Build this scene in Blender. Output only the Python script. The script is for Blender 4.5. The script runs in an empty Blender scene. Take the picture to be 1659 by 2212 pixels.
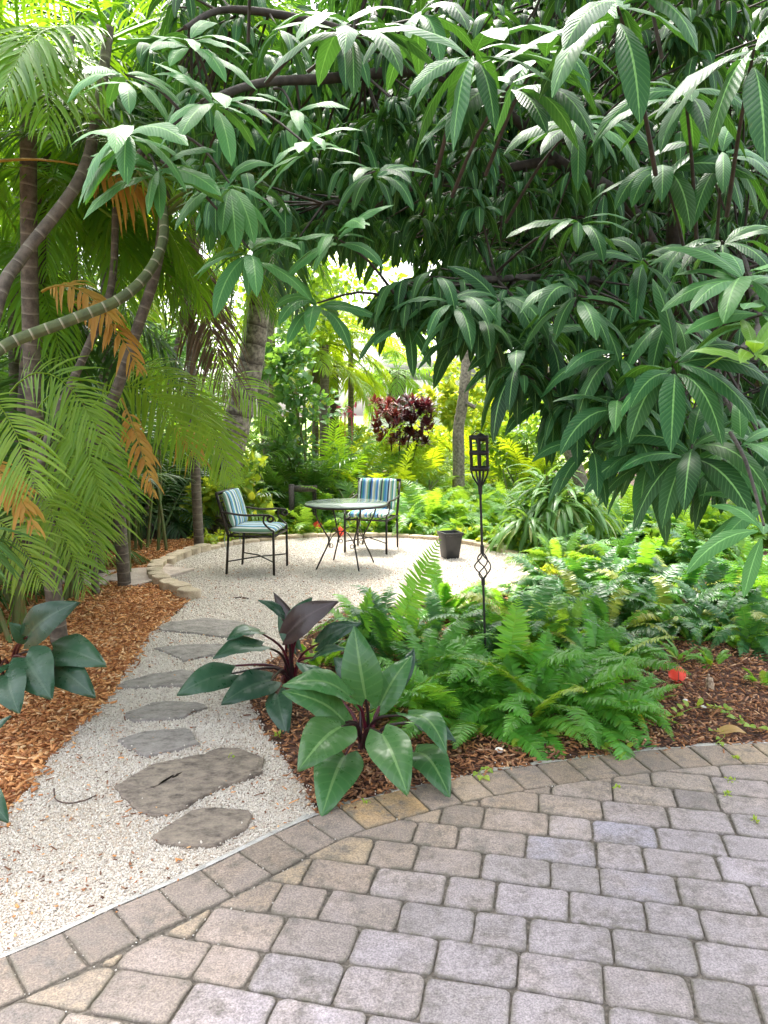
import bpy, bmesh, math, random
import numpy as np
from mathutils import Vector, Matrix, Euler
random.seed(7); rng=np.random.default_rng(7)
SC=bpy.context.scene; COL=SC.collection
R=math.radians; PI=math.pi
# ---------------------------------------------------------------- camera, sky, sun, exposure
F=1660.0; CAMH=1.6; PITCH=R(7.24)
cam=bpy.data.objects.new('camera',bpy.data.cameras.new('camera')); COL.objects.link(cam)
cam.location=(0,0,CAMH); cam.rotation_euler=(PI/2-PITCH,0,0)
cam.data.sensor_fit='VERTICAL'; cam.data.sensor_height=24; cam.data.lens=24*F/2212
cam.data.clip_end=2000; cam.data.clip_start=.02
SC.camera=cam
SUN_EL=62; SUN_ROT=-12          # degrees; sun high over the far side of the garden
W=bpy.data.worlds.new('World'); SC.world=W; W.use_nodes=True
nt=W.node_tree; bg=nt.nodes['Background']
sky=nt.nodes.new('ShaderNodeTexSky'); sky.sky_type='NISHITA'; sky.sun_disc=False
sky.sun_elevation=R(SUN_EL); sky.sun_rotation=R(SUN_ROT)
sky.air_density=1.0; sky.dust_density=5.0; sky.ozone_density=1.0
hs=nt.nodes.new('ShaderNodeHueSaturation'); hs.inputs['Saturation'].default_value=.35; nt.links.new(sky.outputs[0],hs.inputs['Color'])
nt.links.new(hs.outputs[0],bg.inputs[0]); bg.inputs[1].default_value=.15
sl=bpy.data.lights.new('sun','SUN'); sl.energy=1.5; sl.angle=R(13); sl.color=(1,.95,.86)
so=bpy.data.objects.new('sun',sl); COL.objects.link(so)
so.rotation_euler=(R(90-SUN_EL),0,R(180-SUN_ROT))
# direction check: sky rotation is measured from +Y, clockwise seen from above
sd=Vector((math.sin(R(SUN_ROT))*math.cos(R(SUN_EL)),math.cos(R(SUN_ROT))*math.cos(R(SUN_EL)),math.sin(R(SUN_EL))))
so.rotation_euler=sd.to_track_quat('Z','Y').to_euler()
SC.view_settings.view_transform='Standard'; SC.view_settings.look='None'
SC.view_settings.exposure=2.55; SC.view_settings.gamma=1
SC.render.engine='CYCLES'
SC.cycles.max_bounces=8; SC.cycles.transparent_max_bounces=8; SC.cycles.diffuse_bounces=4
# ---------------------------------------------------------------- helpers
def ray(x,y):
    a=(x-829.5)/F; b=-(y-1106)/F
    return Vector((a, math.cos(PITCH)+b*math.sin(PITCH), b*math.cos(PITCH)-math.sin(PITCH)))
def G(x,y,z=0):
    d=ray(x,y); t=(z-CAMH)/d.z; return Vector((d.x*t,d.y*t,z))
def P(x,y,Y):
    d=ray(x,y); t=Y/d.y; return Vector((d.x*t,Y,CAMH+d.z*t))
def A(v): return np.array(v,dtype=float)
def U(a,b): return random.uniform(a,b)
class MB:
    """collects quad/tri/ngon geometry into one mesh"""
    def __init__(s): s.V=[];s.Fc=[];s.UV=[];s.T=[];s.n=0;s.PV=[];s.PF=[];s.PT=[]
    def add(s,V,Fq,UV=None,T=None):
        V=np.asarray(V,float); Fq=np.asarray(Fq,np.int64)
        s.V.append(V); s.Fc.append(Fq+s.n); s.n+=len(V)
        s.UV.append(np.zeros((len(V),2)) if UV is None else UV)
        s.T.append(np.tile([.5,0,0,1.],(len(V),1)) if T is None else T)
    def poly(s,V,faces,T=(.5,0,0,1)):
        """generic faces; kept separately"""
        b=sum(len(x) for x in s.PV); s.PV.append([tuple(v) for v in V]); s.PF+= [[i+b for i in f] for f in faces]; s.PT.append([T]*len(V))
    def build(s,name,mat,parent=None,origin=(0,0,0),smooth=True):
        me=bpy.data.meshes.new(name); o=A(origin)
        nq=s.n; V=np.concatenate(s.V) if s.V else np.zeros((0,3))
        Fq=np.concatenate(s.Fc) if s.Fc else np.zeros((0,4),np.int64)
        PV=np.array([v for l in s.PV for v in l]).reshape(-1,3)
        allV=np.concatenate([V,PV])-o
        loops=np.concatenate([Fq.reshape(-1),np.array([i+nq for f in s.PF for i in f],dtype=np.int64)])
        tot=np.concatenate([np.full(len(Fq),4,dtype=np.int64),np.array([len(f) for f in s.PF],dtype=np.int64)])
        st=np.concatenate([[0],np.cumsum(tot)[:-1]]) if len(tot) else tot
        me.vertices.add(len(allV)); me.vertices.foreach_set('co',allV.reshape(-1))
        me.loops.add(len(loops)); me.loops.foreach_set('vertex_index',loops.astype(np.int32))
        me.polygons.add(len(tot)); me.polygons.foreach_set('loop_start',st.astype(np.int32))
        me.update(calc_edges=True)
        uv=np.concatenate(s.UV+[PV[:,:2]]) if s.UV else PV[:,:2]
        T=np.concatenate((s.T if s.T else [np.zeros((0,4))])+[np.array([t for l in s.PT for t in l],float).reshape(-1,4)])
        ul=me.uv_layers.new(name='UVMap'); ul.data.foreach_set('uv',uv[loops].reshape(-1))
        at=me.color_attributes.new('tint','FLOAT_COLOR','POINT'); at.data.foreach_set('color',T.reshape(-1))
        if smooth: me.polygons.foreach_set('use_smooth',np.ones(len(tot),dtype=bool))
        me.materials.append(mat); me.validate()
        ob=bpy.data.objects.new(name,me); COL.objects.link(ob)
        if parent: ob.parent=parent
        else: ob.location=origin
        return ob
def tag(o,label,cat,group=None,kind=None):
    o['label']=label; o['category']=cat
    if group:o['group']=group
    if kind:o['kind']=kind
    return o
def empty(name,loc,label,cat,group=None,rz=0):
    o=bpy.data.objects.new(name,None); COL.objects.link(o); o.location=loc; o.rotation_euler=(0,0,rz)
    return tag(o,label,cat,group)
def copy_tree(o,parent=None):
    c=o.copy(); COL.objects.link(c); c.parent=parent
    for ch in list(o.children): copy_tree(ch,c)
    return c
def tube(mb,pts,rad,sides=8,cap=True,T=None,vs=1.0):
    pts=[Vector(p) for p in pts]; n=len(pts)
    if not hasattr(rad,'__len__'): rad=[rad]*n
    V=[];UV=[];up=None; L=0
    for i,p in enumerate(pts):
        t=(pts[min(i+1,n-1)]-pts[max(i-1,0)]).normalized()
        if up is None: up=Vector((0,0,1)) if abs(t.z)<.9 else Vector((1,0,0))
        s=t.cross(up).normalized(); up=s.cross(t).normalized()
        if i: L+=(p-pts[i-1]).length
        for k in range(sides+1):
            a=2*PI*k/sides; V.append(p+(s*math.cos(a)+up*math.sin(a))*rad[i]); UV.append((k/sides,L*vs))
    Fq=[(i*(sides+1)+k,i*(sides+1)+k+1,(i+1)*(sides+1)+k+1,(i+1)*(sides+1)+k) for i in range(n-1) for k in range(sides)]
    mb.add(np.array([tuple(v) for v in V]),Fq,np.array(UV),None if T is None else np.tile(T,(len(V),1)))
    if cap:
        for e in (0,n-1):
            r=[tuple(V[e*(sides+1)+k]) for k in range(sides)]
            mb.poly(r,[list(range(sides)) if e else list(range(sides))[::-1]],T=(T if T is not None else (.5,0,0,1)))
def smoothpts(pts,m=6):
    pts=[Vector(p) for p in pts]; o=[]
    for i in range(len(pts)-1):
        p0=pts[max(i-1,0)];p1=pts[i];p2=pts[i+1];p3=pts[min(i+2,len(pts)-1)]
        for k in range(m):
            t=k/m; o.append(.5*((2*p1)+(p2-p0)*t+(2*p0-5*p1+4*p2-p3)*t*t+(3*p1-p0-3*p2+p3)*t**3))
    o.append(pts[-1]); return o
def nrm(v): return v/np.maximum(np.linalg.norm(v,axis=-1,keepdims=True),1e-9)
def ribbons(mb,P0,D0,S0,L,Wd,bend,prof,fold=.15,wave=0,T=None,curl=0):
    """N leaves at once: start points, directions, side vectors, lengths, half widths, gravity bend, width profile"""
    N=len(P0); K=len(prof)-1
    d=nrm(D0.copy()); p=P0.copy(); s=S0; L=np.broadcast_to(L,(N,)); Wd=np.broadcast_to(Wd,(N,)); bend=np.broadcast_to(bend,(N,))
    rows=[]; ph=rng.uniform(0,6.28,N)
    for k in range(K+1):
        s=nrm(s-d*np.sum(s*d,-1,keepdims=True)); n=np.cross(s,d)
        n=np.where(n[:,2:3]<-.999,n,n)
        w=(Wd*prof[k])[:,None]
        wv=(wave*np.sin(ph+k*1.9))[:,None]*w if wave else 0
        wv2=(wave*np.sin(ph*2+k*1.7))[:,None]*w if wave else 0
        rows.append(np.stack([p-s*w+n*(fold*w+wv),p,p+s*w+n*(fold*w+wv2)],1))
        if k<K:
            d=nrm(d+np.array([0,0,-1.])*(bend/K)[:,None]+(n*(curl/K) if curl else 0))
            p=p+d*(L/K)[:,None]
    V=np.stack(rows,1)            # N,K+1,3,3
    V=V.reshape(N,-1,3)
    base=(np.arange(N)*((K+1)*3))[:,None,None]
    q=[]
    for k in range(K):
        for c in range(2): q.append((k*3+c,k*3+c+1,(k+1)*3+c+1,(k+1)*3+c))
    q=np.array(q)[None]+base
    uv=np.array([(c/2,k/K) for k in range(K+1) for c in range(3)])
    uv=np.tile(uv,(N,1))
    if T is None: T=np.stack([rng.uniform(0,1,N),np.zeros(N),rng.uniform(0,1,N),np.ones(N)],1)
    mb.add(V.reshape(-1,3),q.reshape(-1,4),uv,np.repeat(T,(K+1)*3,0))
# ---------------------------------------------------------------- materials
def mat(name):
    m=bpy.data.materials.new(name); m.use_nodes=True; return m,m.node_tree.nodes,m.node_tree.links,m.node_tree.nodes['Principled BSDF']
def rgb(c): return (c[0],c[1],c[2],1)
def math_(N,Lk,op,a,b=None,c=None):
    n=N.new('ShaderNodeMath'); n.operation=op
    for i,v in enumerate((a,b,c)):
        if v is None: continue
        if isinstance(v,(int,float)): n.inputs[i].default_value=v
        else: Lk.new(v,n.inputs[i])
    return n.outputs[0]
def mix_(N,Lk,f,a,b,bt='MIX'):
    n=N.new('ShaderNodeMix'); n.data_type='RGBA'; n.blend_type=bt
    for i,v in ((0,f),(6,a),(7,b)):
        if isinstance(v,(int,float)): n.inputs[i].default_value=v
        elif isinstance(v,tuple): n.inputs[i].default_value=rgb(v)
        else: Lk.new(v,n.inputs[i])
    return n.outputs[2]
def noise_(N,Lk,scale,detail=4,co=None,rough=.5):
    n=N.new('ShaderNodeTexNoise'); n.inputs['Scale'].default_value=scale; n.inputs['Detail'].default_value=detail; n.inputs['Roughness'].default_value=rough
    if co is not None: Lk.new(co,n.inputs['Vector'])
    return n.outputs['Fac']
def ramp_(N,Lk,f,stops,interp='LINEAR'):
    n=N.new('ShaderNodeValToRGB'); n.color_ramp.interpolation=interp; e=n.color_ramp.elements
    while len(e)<len(stops): e.new(.5)
    for k,(p,c) in enumerate(stops): e[k].position=p; e[k].color=rgb(c) if len(c)==3 else c
    Lk.new(f,n.inputs[0]); return n.outputs[0]
def bump_(N,Lk,h,st,dist,bs):
    n=N.new('ShaderNodeBump'); n.inputs['Strength'].default_value=st; n.inputs['Distance'].default_value=dist
    Lk.new(h,n.inputs['Height']); Lk.new(n.outputs[0],bs.inputs['Normal']); return n
def leafmat(name,c1,c2,c3=(.5,.35,.03),rough=.4,transl=.3,vein=0,veincol=None,nv=22,spec=.5,tc=None,coat=0,back=None):
    """c1..c2 leaf to leaf variation, c3 yellowed (tint G)"""
    m,N,L,b=mat(name)
    at=N.new('ShaderNodeAttribute'); at.attribute_name='tint'
    sp=N.new('ShaderNodeSeparateColor'); L.new(at.outputs['Color'],sp.inputs[0])
    col=mix_(N,L,sp.outputs[0],c1,c2)
    col=mix_(N,L,sp.outputs[1],col,c3)
    geo=N.new('ShaderNodeNewGeometry')
    nz=noise_(N,L,9,2,geo.outputs['Position'])
    col=mix_(N,L,math_(N,L,'MULTIPLY_ADD',nz,.5,.0),col,mix_(N,L,.5,col,c1,'MULTIPLY'))
    b.inputs['Roughness'].default_value=rough
    if vein:
        nz2=noise_(N,L,25,4,geo.outputs['Position'],.6)
        uv=N.new('ShaderNodeUVMap'); s2=N.new('ShaderNodeSeparateXYZ'); L.new(uv.outputs[0],s2.inputs[0])
        au=math_(N,L,'ABSOLUTE',math_(N,L,'SUBTRACT',s2.outputs[0],.5))
        mid=math_(N,L,'LESS_THAN',au,.035)
        side=math_(N,L,'SINE',math_(N,L,'MULTIPLY',math_(N,L,'SUBTRACT',s2.outputs[1],math_(N,L,'MULTIPLY',au,.28)),nv*6.283))
        sidep=math_(N,L,'POWER',math_(N,L,'MAXIMUM',side,0),6)
        vc=veincol or (min(1,c2[0]*2.5+.06),min(1,c2[1]*2.2+.1),c2[2]*1.8+.02)
        col=mix_(N,L,math_(N,L,'MULTIPLY',sidep,.2*vein),col,vc)
        col=mix_(N,L,math_(N,L,'MULTIPLY',mid,min(1,.8*vein)),col,vc)
        bump_(N,L,math_(N,L,'ADD',side,math_(N,L,'MULTIPLY',nz2,3)),.16*vein,.002,b)
        spots=ramp_(N,L,noise_(N,L,60,3,geo.outputs['Position'],.6),[(.66,(0,0,0)),(.72,(1,1,1))])
        col=mix_(N,L,math_(N,L,'MULTIPLY',spots,.35),col,(.12,.1,.04))
        b_r=math_(N,L,'MULTIPLY_ADD',nz2,.35,rough-.14); L.new(b_r,b.inputs['Roughness'])
    if back:
        col=mix_(N,L,geo.outputs['Backfacing'],col,back)
    L.new(col,b.inputs['Base Color'])
    b.inputs['Specular IOR Level'].default_value=spec; b.inputs['Coat Weight'].default_value=coat; b.inputs['Coat Roughness'].default_value=.25
    tr=N.new('ShaderNodeBsdfTranslucent'); tcol=mix_(N,L,.65,col,tc or (min(1,c2[0]*3.5+.05),min(1,c2[1]*2.6+.08),c2[2]*.6))
    L.new(tcol,tr.inputs[0])
    mx=N.new('ShaderNodeMixShader'); mx.inputs[0].default_value=transl
    L.new(b.outputs[0],mx.inputs[1]); L.new(tr.outputs[0],mx.inputs[2]); L.new(mx.outputs[0],N['Material Output'].inputs[0])
    return m
def simple(name,c,rough=.5,metal=0,nscale=30,nvar=.3,c2=None,bump=0):
    m,N,L,b=mat(name)
    g=N.new('ShaderNodeNewGeometry'); nz=noise_(N,L,nscale,4,g.outputs['Position'])
    col=mix_(N,L,ramp_(N,L,nz,[(.35,(0,0,0)),(.65,(1,1,1))]),c,c2 or tuple(x*(1-nvar) for x in c))
    L.new(col,b.inputs['Base Color']); b.inputs['Roughness'].default_value=rough; b.inputs['Metallic'].default_value=metal
    if bump: bump_(N,L,nz,bump,.01,b)
    return m
M={}
M['mango']=leafmat('mango_leaf',(.008,.038,.016),(.048,.19,.06),(.18,.4,.08),rough=.4,transl=.14,vein=1,nv=16,veincol=(.2,.42,.12),spec=.16)  # darkest leaf tone carries the deep shade inside the crown
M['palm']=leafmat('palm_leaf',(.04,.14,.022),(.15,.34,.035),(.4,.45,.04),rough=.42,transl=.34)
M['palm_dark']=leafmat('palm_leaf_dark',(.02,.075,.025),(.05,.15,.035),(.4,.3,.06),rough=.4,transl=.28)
M['palm_deep']=leafmat('palm_leaf_deep',(.02,.075,.022),(.055,.16,.035),(.3,.3,.06),rough=.4,transl=.25)  # dark leaf colour stands in for the shadows behind the left palms
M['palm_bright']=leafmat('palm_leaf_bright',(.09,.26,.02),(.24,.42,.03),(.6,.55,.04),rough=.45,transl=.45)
M['dead']=leafmat('dead_frond',(.45,.2,.04),(.7,.46,.1),(.22,.3,.05),rough=.6,transl=.35,tc=(.8,.35,.03))
M['brown_dead']=leafmat('withered_frond',(.10,.07,.05),(.2,.14,.1),(.3,.16,.06),rough=.8,transl=.1,tc=(.25,.15,.08))
M['fern']=leafmat('fern_leaf',(.05,.2,.028),(.14,.42,.055),(.5,.5,.03),rough=.38,transl=.32)  # lightened to make up for the blocked sun on the front ferns
M['fern_mid']=leafmat('fern_leaf_dark',(.02,.1,.03),(.055,.21,.05),(.5,.5,.03),rough=.36,transl=.25)  # darker copy of the fern colour, paints down the sunlit ferns mid right
M['fern_bright']=leafmat('fern_leaf_bright',(.06,.2,.04),(.18,.4,.07),(.5,.55,.04),rough=.42,transl=.4)
M['philo']=leafmat('philodendron_leaf',(.028,.105,.033),(.06,.18,.052),(.1,.2,.05),rough=.28,transl=.12,vein=.75,nv=9,veincol=(.2,.34,.12),spec=.5,back=(.09,.08,.05))
M['philo_dark']=leafmat('philodendron_leaf_dark',(.014,.05,.03),(.035,.105,.05),(.05,.03,.03),rough=.28,transl=.06,vein=.5,nv=9,veincol=(.1,.16,.1),back=(.05,.03,.03))
M['philo_new']=leafmat('philodendron_leaf_new',(.03,.018,.02),(.05,.03,.03),(.05,.03,.03),rough=.3,transl=.05,vein=.4,nv=9,veincol=(.12,.08,.08))
M['straps']=leafmat('strap_leaf',(.06,.17,.04),(.15,.32,.09),(.5,.5,.2),rough=.35,transl=.3,vein=.6,nv=1,veincol=(.3,.45,.2))
M['lime']=leafmat('lime_leaf',(.12,.3,.035),(.32,.48,.07),(.7,.65,.1),rough=.45,transl=.42,vein=.4,nv=6)
M['blue_leaf']=leafmat('round_leaf',(.05,.16,.06),(.12,.28,.1),(.5,.5,.05),rough=.4,transl=.35)
M['bush']=leafmat('bush_leaf',(.05,.14,.03),(.14,.28,.04),(.5,.45,.05),rough=.45,transl=.38)
M['yellow_bush']=leafmat('yellow_bush_leaf',(.11,.3,.03),(.32,.5,.05),(.7,.6,.05),rough=.5,transl=.45)
M['croton']=leafmat('croton_leaf',(.045,.014,.03),(.2,.04,.05),(.55,.15,.05),rough=.35,transl=.15,tc=(.4,.05,.06))
M['pink']=leafmat('pink_flower',(.75,.08,.2),(.8,.15,.25),rough=.5,transl=.3,tc=(.9,.2,.3))
M['petiole']=simple('red_petiole',(.13,.012,.025),.35,nscale=60,c2=(.05,.01,.02))
M['petiole_dark']=simple('dark_petiole',(.045,.01,.02),.35,nscale=60,c2=(.02,.02,.015))
M['stem']=simple('green_stem',(.1,.18,.04),.5,nscale=20,c2=(.16,.14,.05))
M['bark']=simple('mango_bark',(.12,.075,.055),.85,nscale=35,c2=(.05,.035,.03),bump=.8)
M['twig_bark']=simple('mango_branch_bark',(.06,.05,.038),.85,nscale=35,c2=(.03,.026,.02),bump=.6)
M['greybark']=simple('grey_bark',(.3,.26,.2),.85,nscale=28,c2=(.12,.1,.08),bump=.8)
M['iron']=simple('black_iron',(.02,.019,.018),.42,0,80,.3,bump=.2)
M['bronze']=simple('bronze_iron',(.035,.025,.018),.42,.3,60,c2=(.02,.015,.012),bump=.2)
M['pot']=simple('black_pot',(.009,.0095,.012),.4,0,20,c2=(.014,.014,.017))
M['flag']=leafmat('flag_plastic',(.95,.16,.11),(1,.2,.14),rough=.45,transl=.4,tc=(1,.25,.15))
M['wire']=simple('flag_wire',(.3,.3,.3),.4,.8)
M['wood']=simple('weathered_wood',(.06,.05,.045),.85,0,40,c2=(.12,.1,.09),bump=.6)
M['stump']=simple('stump_wood',(.5,.38,.26),.85,0,60,c2=(.14,.09,.06),bump=.8)
def ringbark(name,c1,c2,ringc,freq,bump=1,ringw=.25):
    m,N,L,b=mat(name)
    uv=N.new('ShaderNodeUVMap'); s=N.new('ShaderNodeSeparateXYZ'); L.new(uv.outputs[0],s.inputs[0])
    g=N.new('ShaderNodeNewGeometry'); nz=noise_(N,L,18,6,g.outputs['Position'],.65); n2=noise_(N,L,3,2,g.outputs['Position'])
    v=math_(N,L,'ADD',math_(N,L,'MULTIPLY',s.outputs[1],freq),math_(N,L,'MULTIPLY',n2,.5))
    fr=math_(N,L,'FRACT',v)
    col=mix_(N,L,ramp_(N,L,nz,[(.38,(0,0,0)),(.62,(1,1,1))]),c1,c2)
    col=mix_(N,L,ramp_(N,L,fr,[(0,(1,1,1)),(ringw,(0,0,0)),(1,(0,0,0))]),col,ringc)
    L.new(col,b.inputs['Base Color']); b.inputs['Roughness'].default_value=.8
    h=math_(N,L,'ADD',fr,math_(N,L,'MULTIPLY',nz,.6)); bump_(N,L,h,bump*.6,.02,b)
    return m
M['royal']=ringbark('ringed_grey_palm_bark',(.36,.31,.27),(.1,.08,.07),(.05,.035,.03),4.2,1.3,.3)
M['greenpalm']=ringbark('ringed_green_palm_bark',(.13,.16,.06),(.08,.1,.045),(.45,.42,.3),14,.5,.16)
M['palmbark']=ringbark('ringed_brown_palm_bark',(.17,.14,.11),(.08,.065,.05),(.26,.23,.18),11,.6,.16)
M['rough']=ringbark('rough_palm_bark',(.12,.08,.055),(.05,.035,.028),(.02,.015,.012),16,1.2,.4)
# ---- ground materials
def mulchmat():
    m,N,L,b=mat('mulch_chips')
    at=N.new('ShaderNodeAttribute'); at.attribute_name='tint'; sp=N.new('ShaderNodeSeparateColor'); L.new(at.outputs['Color'],sp.inputs[0])
    a=ramp_(N,L,sp.outputs[0],[(0,(.3,.1,.035)),(.3,(.6,.25,.08)),(.7,(.78,.38,.14)),(1,(.85,.58,.32))])
    d=ramp_(N,L,sp.outputs[0],[(0,(.05,.022,.014)),(.5,(.14,.055,.03)),(.85,(.26,.11,.06)),(1,(.36,.2,.13))])
    L.new(mix_(N,L,sp.outputs[1],a,d),b.inputs['Base Color']); b.inputs['Roughness'].default_value=.85
    g=N.new('ShaderNodeNewGeometry'); bump_(N,L,noise_(N,L,150,2,g.outputs['Position']),.4,.004,b)
    return m
M['chips']=mulchmat()
def mulchbase(name,c1,c2,c3):
    m,N,L,b=mat(name); g=N.new('ShaderNodeNewGeometry')
    mp=N.new('ShaderNodeMapping'); mp.inputs['Scale'].default_value=(1,2.2,1); mp.inputs['Rotation'].default_value=(0,0,.5); L.new(g.outputs['Position'],mp.inputs[0])
    v=N.new('ShaderNodeTexVoronoi'); v.inputs['Scale'].default_value=45; L.new(mp.outputs[0],v.inputs['Vector'])
    s=N.new('ShaderNodeSeparateColor'); L.new(v.outputs['Color'],s.inputs[0])
    c=ramp_(N,L,s.outputs[0],[(0,c1),(.6,c2),(1,c3)])
    L.new(c,b.inputs['Base Color']); b.inputs['Roughness'].default_value=.9
    bump_(N,L,v.outputs['Distance'],.8,.01,b); return m
M['mulch_l']=mulchbase('orange_mulch',(.25,.09,.03),(.5,.21,.07),(.62,.32,.14))
M['mulch_r']=mulchbase('brown_mulch',(.035,.016,.01),(.1,.042,.025),(.2,.09,.05))
M['soil']=mulchbase('leaf_litter_soil',(.04,.02,.012),(.09,.042,.024),(.16,.08,.045))
def gravelmat():
    m,N,L,b=mat('white_gravel'); g=N.new('ShaderNodeNewGeometry')
    v=N.new('ShaderNodeTexVoronoi'); v.inputs['Scale'].default_value=95; L.new(g.outputs['Position'],v.inputs['Vector'])
    s=N.new('ShaderNodeSeparateColor'); L.new(v.outputs['Color'],s.inputs[0])
    c=ramp_(N,L,s.outputs[0],[(0,(.42,.33,.26)),(.12,(.58,.51,.43)),(.6,(.68,.61,.53)),(1,(.78,.72,.64))])
    dk=ramp_(N,L,v.outputs['Distance'],[(0,(0,0,0)),(.5,(0,0,0)),(.85,(1,1,1))])
    c=mix_(N,L,dk,c,(.2,.17,.14))
    n=noise_(N,L,2.2,5,g.outputs['Position'],.65)
    c=mix_(N,L,ramp_(N,L,n,[(.46,(0,0,0)),(.68,(.65,.65,.65))]),c,(.48,.36,.24),'MIX')
    L.new(c,b.inputs['Base Color']); b.inputs['Roughness'].default_value=.85
    bump_(N,L,v.outputs['Distance'],.7,.006,b).invert=True
    return m
M['gravel']=gravelmat()
def pebmat():
    m,N,L,b=mat('gravel_stones')
    at=N.new('ShaderNodeAttribute'); at.attribute_name='tint'; sp=N.new('ShaderNodeSeparateColor'); L.new(at.outputs['Color'],sp.inputs[0])
    L.new(ramp_(N,L,sp.outputs[0],[(0,(.42,.32,.24)),(.08,(.62,.54,.46)),(.5,(.72,.66,.58)),(1,(.82,.77,.69))]),b.inputs['Base Color']); b.inputs['Roughness'].default_value=.75
    return m
M['pebble']=pebmat()
def pavermat():
    m,N,L,b=mat('concrete_pavers')
    at=N.new('ShaderNodeAttribute'); at.attribute_name='tint'; sp=N.new('ShaderNodeSeparateColor'); L.new(at.outputs['Color'],sp.inputs[0])
    g=N.new('ShaderNodeNewGeometry')
    n1=noise_(N,L,7,5,g.outputs['Position'],.6); n2=noise_(N,L,170,3,g.outputs['Position'],.7); n3=noise_(N,L,22,5,g.outputs['Position'],.7)
    grey=ramp_(N,L,sp.outputs[0],[(0,(.24,.205,.2)),(.3,(.30,.262,.26)),(.6,(.35,.302,.312)),(.85,(.38,.332,.352)),(1,(.32,.30,.36))])
    tan=ramp_(N,L,sp.outputs[0],[(0,(.2,.15,.105)),(.5,(.33,.24,.165)),(.85,(.40,.30,.19)),(1,(.44,.28,.12))])
    c=mix_(N,L,math_(N,L,'MINIMUM',math_(N,L,'ADD',sp.outputs[1],math_(N,L,'MULTIPLY',math_(N,L,'SUBTRACT',n1,.5),.8)),1),grey,tan)
    # dark mildew blotches
    bl=math_(N,L,'MULTIPLY',ramp_(N,L,n3,[(.42,(0,0,0)),(.64,(1,1,1))]),ramp_(N,L,n1,[(.38,(.15,.15,.15)),(.58,(1,1,1))]))
    c=mix_(N,L,math_(N,L,'MULTIPLY',bl,.85),c,(.12,.105,.09))
    n4=noise_(N,L,60,4,g.outputs['Position'],.7); c=mix_(N,L,.5,c,ramp_(N,L,n4,[(.3,(.3,.3,.3)),(.5,(.5,.5,.5)),(.7,(.68,.68,.68))]),'OVERLAY')
    n5=noise_(N,L,1.7,5,g.outputs['Position'],.6); c=mix_(N,L,ramp_(N,L,n5,[(.42,(0,0,0)),(.62,(.45,.45,.45))]),c,(.2,.175,.17))
    c=mix_(N,L,.8,c,ramp_(N,L,n2,[(.3,(.2,.2,.2)),(.5,(.5,.5,.5)),(.7,(.8,.8,.78))]),'OVERLAY')
    # edge dirt (tint B = 1 on the rim)
    c=mix_(N,L,math_(N,L,'MULTIPLY',math_(N,L,'MULTIPLY',sp.outputs[2],ramp_(N,L,n3,[(.35,(.2,.2,.2)),(.6,(1,1,1))])),.7),c,(.14,.125,.085))
    L.new(c,b.inputs['Base Color']); b.inputs['Roughness'].default_value=.78
    h=math_(N,L,'ADD',n2,math_(N,L,'MULTIPLY',n3,1.2)); bump_(N,L,h,.5,.004,b)
    return m
M['paver']=pavermat()
def stonemat(name,c1,c2,c3,sc=6,stretch=1):
    m,N,L,b=mat(name); g=N.new('ShaderNodeNewGeometry')
    mp=N.new('ShaderNodeMapping'); mp.inputs['Scale'].default_value=(1,stretch,1); mp.inputs['Rotation'].default_value=(0,0,-.4); L.new(g.outputs['Position'],mp.inputs[0])
    n1=noise_(N,L,sc,8,mp.outputs[0],.68); n2=noise_(N,L,90,4,g.outputs['Position'],.6)
    c=ramp_(N,L,n1,[(.33,c1),(.5,c2),(.68,c3)])
    c=mix_(N,L,.35,c,ramp_(N,L,n2,[(.3,(.3,.3,.3)),(.7,(.7,.7,.7))]),'OVERLAY')
    L.new(c,b.inputs['Base Color']); b.inputs['Roughness'].default_value=.8
    bump_(N,L,math_(N,L,'ADD',n1,math_(N,L,'MULTIPLY',n2,.2)),.9,.02,b); return m
M['slate']=stonemat('slate',(.16,.14,.125),(.29,.26,.235),(.38,.34,.31),18,1.3)
M['slate_brown']=stonemat('brown_slate',(.08,.06,.05),(.24,.195,.155),(.35,.285,.22),16,1.5)
M['slab']=stonemat('pink_flagstone',(.42,.33,.28),(.55,.45,.39),(.66,.57,.5),5)
M['edging']=stonemat('tan_edging',(.36,.28,.19),(.52,.42,.3),(.62,.52,.39),9)
M['joint']=stonemat('joint_sand',(.07,.06,.045),(.15,.125,.1),(.3,.26,.21),60)
M['concrete']=stonemat('pale_concrete',(.35,.33,.31),(.52,.5,.47),(.62,.6,.57),14)
# ---------------------------------------------------------------- ground
def area(p): return .5*sum(p[i][0]*p[(i+1)%len(p)][1]-p[(i+1)%len(p)][0]*p[i][1] for i in range(len(p)))
def polymesh(name,pts,z,m,kind='structure'):
    from mathutils.geometry import delaunay_2d_cdt
    vs,_,fs,_,_,_=delaunay_2d_cdt([Vector((p[0],p[1])) for p in pts],[],[list(range(len(pts)))],1,1e-4)
    bm=bmesh.new(); bv=[bm.verts.new((v.x,v.y,z)) for v in vs]
    for f in fs:
        f=list(f)
        if area([vs[i] for i in f])<0: f.reverse()
        bm.faces.new([bv[i] for i in f])
    me=bpy.data.meshes.new(name); bm.to_mesh(me); bm.free(); me.materials.append(m)
    o=bpy.data.objects.new(name,me); COL.objects.link(o); o['kind']=kind; return o
def wig(pts,amp,step=.05):
    """resample a closed outline with small wobble"""
    out=[];n=len(pts)
    for i in range(n):
        a=Vector(pts[i][:2]).to_3d(); b=Vector(pts[(i+1)%n][:2]).to_3d(); k=max(1,int((b-a).length/step))
        for j in range(k):
            p=a.lerp(b,j/k); out.append((p.x+U(-amp,amp),p.y+U(-amp,amp)))
    return out
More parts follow.
